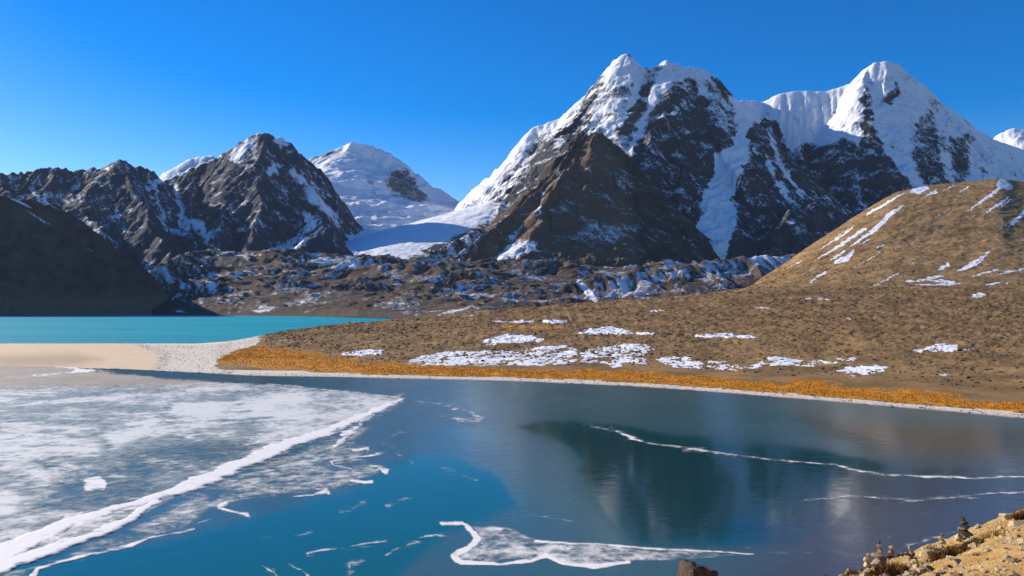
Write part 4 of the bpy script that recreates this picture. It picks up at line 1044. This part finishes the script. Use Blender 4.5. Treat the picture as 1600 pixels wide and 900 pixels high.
X, Y, Zg, T, PX, qx, qy = SPIT_GRID
ok = (moor_w > 0.6) & (T > 3.05) & (T < 6.05) & (G < 0.4) & (PX > 395) & (PX < 1700)
cand = np.argwhere(ok)
dens = (0.35 + 0.65 * smooth(-0.2, 0.35, fbm(X / 40, Y / 40, 131, 4)))[ok] * (Y[ok] / 700.0) ** 1.2
dens = dens / dens.sum()
pick = cand[RNG.choice(len(cand), 14000, replace=False, p=dens)]
pos = np.stack([X[pick[:, 0], pick[:, 1]], Y[pick[:, 0], pick[:, 1]], Zg[pick[:, 0], pick[:, 1]]], -1)
siz = 0.32 + 0.36 * RNG.exponential(1.0, len(pos))
siz = np.minimum(siz, 1.5)
merged_stones('rubble', pos + np.array([0, 0, 0.05]), siz, 5, M_MOORROCK, 'scattered brown stones strewn over the moor', 'stones')

okp = (T > 1.05) & (T < 5.9) & (gravel > 0.4) & (PX < 420) & (G < 0.3)
okp |= (T > 1.1) & (T < 2.0) & (PX >= 420) & (PX < 1650)
cp = np.argwhere(okp)
pk = cp[RNG.choice(len(cp), 5000, replace=False)]
pos = np.stack([X[pk[:, 0], pk[:, 1]] + RNG.normal(0, .4, len(pk)), Y[pk[:, 0], pk[:, 1]] + RNG.normal(0, .6, len(pk)), Zg[pk[:, 0], pk[:, 1]]], -1)
merged_stones('pebbles', pos, np.minimum(0.10 + 0.13 * RNG.exponential(1.0, len(pos)), 0.6), 15, M_MOORROCK, 'dark pebbles strewn over the pale gravel shore', 'pebbles')

hX, hY, hZ, hT = HILL_GRID
chl = np.argwhere((hT > 1.0) & (hT < 3.0) & (hZ > 0))
pk = chl[RNG.choice(len(chl), 6500, replace=False)]
pos = np.stack([hX[pk[:, 0], pk[:, 1]] + RNG.normal(0, .8, len(pk)), hY[pk[:, 0], pk[:, 1]], hZ[pk[:, 0], pk[:, 1]]], -1)
merged_stones('scree', pos, np.minimum(0.4 + 0.45 * RNG.exponential(1.0, len(pos)), 2.4), 25, M_MOORROCK, 'scattered dark scree stones on the brown hill', 'scree')

moor_rocks = [rock_mesh('boulder', 40 + k, M_MOORROCK, 2, 9, 0.07, 0.75) for k in range(6)]
pick = cand[RNG.choice(len(cand), 150, replace=False, p=dens)]
for i, (r_, c_) in enumerate(pick):
    o = link('boulder', moor_rocks[i % 6])
    s = 0.9 + 1.0 * RNG.random() ** 2
    o.location = (X[r_, c_], Y[r_, c_], Zg[r_, c_] + 0.2 * s)
    o.scale = (s * 1.2, s, s * 0.9)
    o.rotation_euler = (0.2 * RNG.normal(), 0.2 * RNG.normal(), RNG.uniform(0, 6.28))
    where = ['on the moor near the turquoise lake', 'in the middle of the moor', 'on the moor below the brown hill', 'on the moor at the right edge'][int(np.searchsorted([700, 1050, 1380], PX[r_, c_]))]
    tag(o, 'brown boulder ' + ('high ' if T[r_, c_] > 4.6 else 'low ') + where, 'boulder', 'boulders on the moor')

# golden tufts on the turf
def tufts(name, pos, h, mat, label, blades=5, spread=0.35, seed=3, width=0.06):
    rng = np.random.default_rng(seed)
    n = len(pos)
    a = rng.uniform(0, 2 * np.pi, (n, blades))
    hh = h[:, None] * rng.uniform(0.6, 1.2, (n, blades))
    lean = rng.uniform(0.15, 0.8, (n, blades)) * hh
    r0 = rng.uniform(0, spread, (n, blades)) * h[:, None]
    bx, by = pos[:, 0:1] + r0 * np.cos(a), pos[:, 1:2] + r0 * np.sin(a)
    bz = np.repeat(pos[:, 2:3], blades, 1) - 0.02
    w = width * h[:, None] * rng.uniform(0.7, 1.5, (n, blades)) * 4
    ta = a + rng.normal(0, 0.5, a.shape)
    v0 = np.stack([bx - w * np.sin(ta), by + w * np.cos(ta), bz], -1)
    v1 = np.stack([bx + w * np.sin(ta), by - w * np.cos(ta), bz], -1)
    v2 = np.stack([bx + lean * np.cos(a), by + lean * np.sin(a), bz + hh], -1)
    V = np.stack([v0, v1, v2], 2).reshape(-1, 3)
    return tag(link(name, mesh_np(name, V, np.arange(len(V)).reshape(-1, 3), mat, None, False)), label, 'grass', kind='stuff')
okg = (G > 0.62) & (fbm(X / 7, Y / 10, 58, 3) > -0.25) & (PX > 330) & (PX < 1700)
cg = np.argwhere(okg)
pk = cg[RNG.choice(len(cg), min(22000, len(cg)), replace=False)]
pos = np.stack([X[pk[:, 0], pk[:, 1]] + RNG.normal(0, .4, len(pk)), Y[pk[:, 0], pk[:, 1]] + RNG.normal(0, .4, len(pk)), Zg[pk[:, 0], pk[:, 1]]], -1)
tufts('grass', pos, RNG.uniform(0.25, 0.6, len(pos)), M_GOLD, 'golden grass tufts on the turf strip along the shore', 5, 0.6, 3, 0.09)

# ------------------------------------------------------------------ near bank with cairns, lower right
def bank_z(X, Y):
    X = np.asarray(X, float); Y = np.asarray(Y, float)
    ax, ay = X - 8.27, Y - 21.0
    al = ax * 0.746 + ay * 0.666
    s = ax * 0.666 - ay * 0.746
    s = s - 0.02 * np.maximum(al - 15, 0) ** 1.5 + 0.5 * fbm(X / 5, Y / 5, 201, 3)
    z = 32.55 - 0.05 * al + np.where(s > 0, 0.5 * s - 0.01 * s * s, 1.15 * s)
    z = np.where(s > 0, z, np.maximum(z, 32.55 - 0.05 * al + 0.5 * s - 0.25 * s * s))
    z = z + 0.16 * fbm(X / 1.6, Y / 1.6, 205, 4, 0.55) + 0.05 * fbm(X / 0.4, Y / 0.4, 211, 3)
    z = z + 1.9 * np.exp(-(((X - 4.7) / 0.8) ** 2 + ((Y - 20.0) / 0.9) ** 2))     # knoll under the lone block
    return np.maximum(z, -3.0)

def spaced(lo, a, b, hi, d, n_out):
    return np.concatenate([np.linspace(lo, a, n_out, endpoint=False), np.arange(a, b, d), np.linspace(b, hi, n_out)])
Xb, Yb = np.meshgrid(spaced(-150, 2, 26, 190, 0.11, 34), spaced(-60, 10, 40, 160, 0.14, 34))
Zb = bank_z(Xb, Yb)
def bank_mat():
    N = NT('bank_soil')
    n = N.noise(0.5, 6, 0.65)
    c = N.mix(N.step(0.3, 0.7, n), (0.30, 0.165, 0.05), (0.54, 0.34, 0.115))
    c = N.mix(N.step(0.55, 0.68, N.noise(3.0, 6, 0.7)), c, (0.20, 0.12, 0.05))
    c = N.mix(N.math('MULTIPLY', N.step(0.58, 0.68, N.noise(9.0, 4, 0.7)), 0.7), c, (0.66, 0.5, 0.27))
    N.bump(N.noise(7.0, 8, 0.7), 0.9, 0.06)
    return N.base(c, 0.92, 0.15)
tag(grid_obj('bank', Xb, Yb, Zb, bank_mat()), 'sunlit stony yellow bank in the bottom right corner', 'bank', kind='structure')

def hit(px_, py_, y0=9.0, y1=60.0):
    ys = np.arange(y0, y1, 0.02)
    xs = (px_ - 800) / F * ys
    zs = HCAM - (py_ - YH) / F * ys
    b = np.where(bank_z(xs, ys) >= zs)[0]
    k = b[0] if len(b) else None
    if k is None:
        # just over the lip: take the point of closest approach
        k = int(np.argmin(zs - bank_z(xs, ys)))
    return Vector((xs[k], ys[k], float(bank_z(xs[k], ys[k]))))

SH = {m.name: [rock_mesh('stone', 300 + 20 * j + k, m, 3, 15, 0.03) for k in range(5)] for j, m in enumerate((M_STONE_PALE, M_STONE_BROWN, M_STONE_DARK))}

def cairn(px_, py_, stones, label):
    """stones: (dx px, height px, width px, tallness px, shade) bottom first, piled where they touch"""
    p = hit(px_, py_)
    k = p.y / F
    root = bpy.data.objects.new('cairn', None)
    root.location = p
    COL.objects.link(root)
    tag(root, label, 'cairn', 'stone cairns on the lake bank')
    for i, (dx, h, w, t, m) in enumerate(stones):
        mesh = SH[{'p': 'stone_pale', 'b': 'stone_brown', 'd': 'stone_dark'}[m]][(i * 3 + int(px_)) % 5]
        o = link('stone', mesh, root)
        o.location = (dx * k, random.uniform(-.05, .05), (h + t / 2) * k)
        o.scale = (w / 2 * k * 1.25, w / 2 * k * 1.1, t / 2 * k * 1.35)
        o.rotation_euler = (random.uniform(-.15, .15), random.uniform(-.15, .15), random.uniform(0, 6))
    return root
cairn(1355, 884, [(0, -2, 14, 12, 'p'), (-1, 9, 10, 9, 'p'), (1, 17, 7, 7, 'p')], 'slim pale cairn, first from the left')
cairn(1374, 884, [(-6, -2, 15, 14, 'p'), (6, -1, 18, 15, 'b'), (-2, 11, 17, 10, 'p'), (0, 20, 12, 8, 'b'), (-1, 27, 9, 7, 'b'), (0, 33, 6, 6, 'd')], 'tallest pale cairn with small dark stone on top')
cairn(1392, 868, [(0, -3, 15, 10, 'd'), (-1, 6, 12, 9, 'b'), (0, 14, 7, 8, 'p')], 'squat brown cairn just right of the tallest pale one')
cairn(1423, 876, [(1, -2, 16, 9, 'b'), (0, 6, 12, 7, 'd'), (-1, 11, 8, 6, 'p'), (-1, 16, 5, 6, 'p')], 'small cairn standing alone between the two groups')
cairn(1472, 858, [(-2, -3, 16, 10, 'p'), (0, 6, 11, 8, 'p'), (-1, 13, 8, 7, 'p'), (0, 19, 5, 6, 'b')], 'narrow pale cairn just left of the dark one')
cairn(1505, 844, [(-9, -3, 14, 12, 'p'), (4, -4, 18, 13, 'b'), (1, 8, 23, 7, 'd'), (-1, 14, 17, 6, 'b'), (1, 19, 15, 6, 'd'), (0, 24, 11, 6, 'd'), (0, 29, 8, 7, 'd')], 'dark layered cairn, the widest and highest on the bank')

def boulder(px_, py_, w, h, mat, label, seed, rot=0.3, sink=0.25):
    p = hit(px_, py_)
    k = p.y / F
    o = link('boulder', rock_mesh('boulder', seed, mat, 4, 11, 0.02))
    o.location = (p.x, p.y, p.z + (0.5 - sink) * h * k)
    o.scale = (w / 2 * k * 1.25, w / 2 * k * 1.1, h / 2 * k * 1.35)
    o.rotation_euler = (0.1, -0.12, rot)
    tag(o, label, 'boulder')
    return o
boulder(1575, 812, 25, 14, M_STONE_PALE, 'smooth pale boulder at the right end of the bank', 501)
boulder(1588, 822, 28, 10, M_STONE_PALE, 'flat pale slab below the smooth pale boulder', 502)
boulder(1450, 872, 22, 14, M_STONE_PALE, 'pale block half buried right of the lone small cairn', 503)
boulder(1527, 826, 10, 8, M_STONE_PALE, 'little white stone right of the dark layered cairn', 504)
boulder(1328, 893, 14, 14, M_STONE_BROWN, 'brown stone at the lower left end of the bank', 505)
boulder(1290, 897, 30, 14, M_STONE_DARK, 'dark low rock where the bank leaves the picture', 506)
# the big block by the water's edge of the frame
def lone_block():
    y = 20.0
    k = y / F
    x, zt = (1092 - 800) * k, HCAM - (876 - YH) * k
    zb = float(bank_z(x, y))
    r = random.Random(5)
    bm = bmesh.new()
    bmesh.ops.create_cube(bm, size=2.0)
    bmesh.ops.bevel(bm, geom=bm.edges[:], offset=0.28, segments=2, profile=0.6, affect='EDGES')
    bmesh.ops.subdivide_edges(bm, edges=bm.edges[:], cuts=3, use_grid_fill=True)
    for v in bm.verts:
        c = v.co
        c.x *= 1.0 - 0.16 * c.z
        c.y *= 1.0 - 0.12 * c.z
        c.z += (-0.10 * c.x + 0.12 * (c.x > 0.1) * -1.0) * (c.z > 0)
        k_ = 0.018
        c += Vector((r.uniform(-k_, k_), r.uniform(-k_, k_), r.uniform(-k_, k_)))
        n_ = float(noise(c.x * 1.3 + 5, c.y * 1.3 + c.z * 1.7, 3))
        c *= 1 + 0.10 * n_
    me = bpy.data.meshes.new('boulder')
    bm.to_mesh(me); bm.free()
    me.materials.append(M_STONE_DARK)
    zz = max(v.co.z for v in me.vertices)
    h = max(zt - zb + 0.3, 0.8)
    o = link('boulder', me)
    o.location = (x, y, zt - h)
    o.scale = (27 * k, 0.4, h / zz)
    o.rotation_euler = (0, 0, 0.3)
    tag(o, 'big brown block alone at the bottom edge of the lake', 'boulder')
lone_block()

# loose stones on the bank
stones_b = SH['stone_pale'] + SH['stone_brown']
for i in range(110):
    pxs = 1310 + 290 * random.random() ** 0.8
    lip = np.interp(pxs, [1290, 1350, 1420, 1500, 1600], [900, 886, 872, 840, 800])
    pys = lip + 6 + (900 - lip) * random.random()
    if pys > 905: continue
    p = hit(pxs, pys)
    s = random.uniform(0.035, 0.12) * (1 if random.random() < 0.85 else 1.6)
    o = link('stone', random.choice(stones_b))
    o.location = p + Vector((0, 0, s * 0.25))
    o.scale = (s * 1.3, s, s * 0.75)
    o.rotation_euler = (random.uniform(-.3, .3), random.uniform(-.3, .3), random.uniform(0, 6))
    tag(o, 'loose stone lying on the yellow bank below the cairns', 'stone', 'loose stones on the bank')
pp = RNG.uniform([4, 12], [26, 38], (26000, 2))
al = (pp[:, 0] - 8.27) * 0.666 - (pp[:, 1] - 21) * 0.746
pp = pp[(al > -0.6) & (al < 6.5) & (pp[:, 0] > 6)]
pos = np.column_stack([pp, bank_z(pp[:, 0], pp[:, 1])])
merged_stones('gravel', pos, 0.012 + 0.016 * RNG.exponential(1.0, len(pos)), 8, M_STONE_PALE, 'fine gravel strewn over the yellow bank', 'gravel')

# dry shrubs and straw
def shrub(px_, py_, w, h, mat, label, seed, n=420, cat='shrub'):
    p = hit(px_, py_)
    k = p.y / F
    rng = np.random.default_rng(seed)
    W_, Hh = w / 2 * k, h * k
    V, Fc = [], []
    for i in range(n):
        a = rng.uniform(0, 2 * np.pi)
        r = math.sqrt(rng.random()) * W_ * 0.75
        b = np.array([r * math.cos(a), r * math.sin(a) * 0.7, 0.0])
        b[2] = float(bank_z(p.x + b[0], p.y + b[1])) - p.z - 0.03
        hh = Hh * rng.uniform(0.45, 1.1) * (1 - 0.45 * (r / (W_ * 0.75 + 1e-6)) ** 2)
        lean = np.array([rng.normal(0, 0.28), rng.normal(0, 0.28), 1.0])
        lean[:2] += 0.5 * b[:2] / (W_ + 1e-6)
        tip_ = b + lean * hh
        mid = (b + tip_) / 2 + rng.normal(0, 0.08, 3) * hh
        wd = 0.011 * rng.uniform(0.7, 1.5)
        sd_ = np.array([math.sin(a * 3), math.cos(a * 3), 0]) * wd
        o_ = len(V)
        V += [b - sd_, b + sd_, mid - sd_ * 0.8, mid + sd_ * 0.8, tip_]
        Fc += [(o_, o_ + 1, o_ + 3), (o_, o_ + 3, o_ + 2), (o_ + 2, o_ + 3, o_ + 4)]
    o = link('shrub', mesh_np('shrub', np.array(V), np.array(Fc), mat, None, False))
    o.location = p
    tag(o, label, cat, 'dry shrubs on the bank')
shrub(1388, 898, 72, 24, M_TWIG, 'wide brown shrub in front of the tallest pale cairn', 1, 1300)
shrub(1480, 872, 60, 22, M_TWIG, 'dark brown shrub below the narrow pale cairn', 2, 1300)
shrub(1515, 856, 50, 16, M_TWIG, 'low brown shrub under the dark layered cairn', 3, 900)
shrub(1552, 838, 50, 14, M_STRAW, 'straw coloured tussock left of the pale slab', 4, 450)
shrub(1597, 812, 26, 24, M_TWIG, 'dark tussock at the right picture edge of the bank', 5, 350)
shrub(1330, 902, 30, 16, M_TWIG, 'low shrub beside the brown stone at the bank end', 6, 260)
shrub(1437, 884, 30, 10, M_STRAW, 'small straw tussock below the lone small cairn', 7, 220)
shrub(1455, 858, 24, 10, M_STRAW, 'small straw tussock left of the narrow pale cairn', 8, 200)
shrub(1410, 868, 18, 8, M_STRAW, 'tiny straw tussock left of the lone small cairn', 9, 140)

# ------------------------------------------------------------------ thin mountain air
def haze():
    bm = bmesh.new()
    bmesh.ops.create_cube(bm, size=1.0)
    for v in bm.verts:
        v.co = Vector((v.co.x * 29000, v.co.y * 29000, -9 + (v.co.z + 0.5) * 2200))
    me = bpy.data.meshes.new('haze')
    bm.to_mesh(me); bm.free()
    m = bpy.data.materials.new('thin_air')
    m.use_nodes = True
    nt = m.node_tree
    nt.nodes.remove(nt.nodes['Principled BSDF'])
    pv = nt.nodes.new('ShaderNodeVolumePrincipled')
    pv.inputs['Color'].default_value = (0.62, 0.78, 1.0, 1)
    pv.inputs['Density'].default_value = HAZE
    pv.inputs['Anisotropy'].default_value = 0.1
    nt.links.new(pv.outputs[0], nt.nodes['Material Output'].inputs['Volume'])
    me.materials.append(m)
    tag(link('haze', me), 'thin blue haze in the valley air', 'haze', kind='stuff')
HAZE = 6e-6
haze()
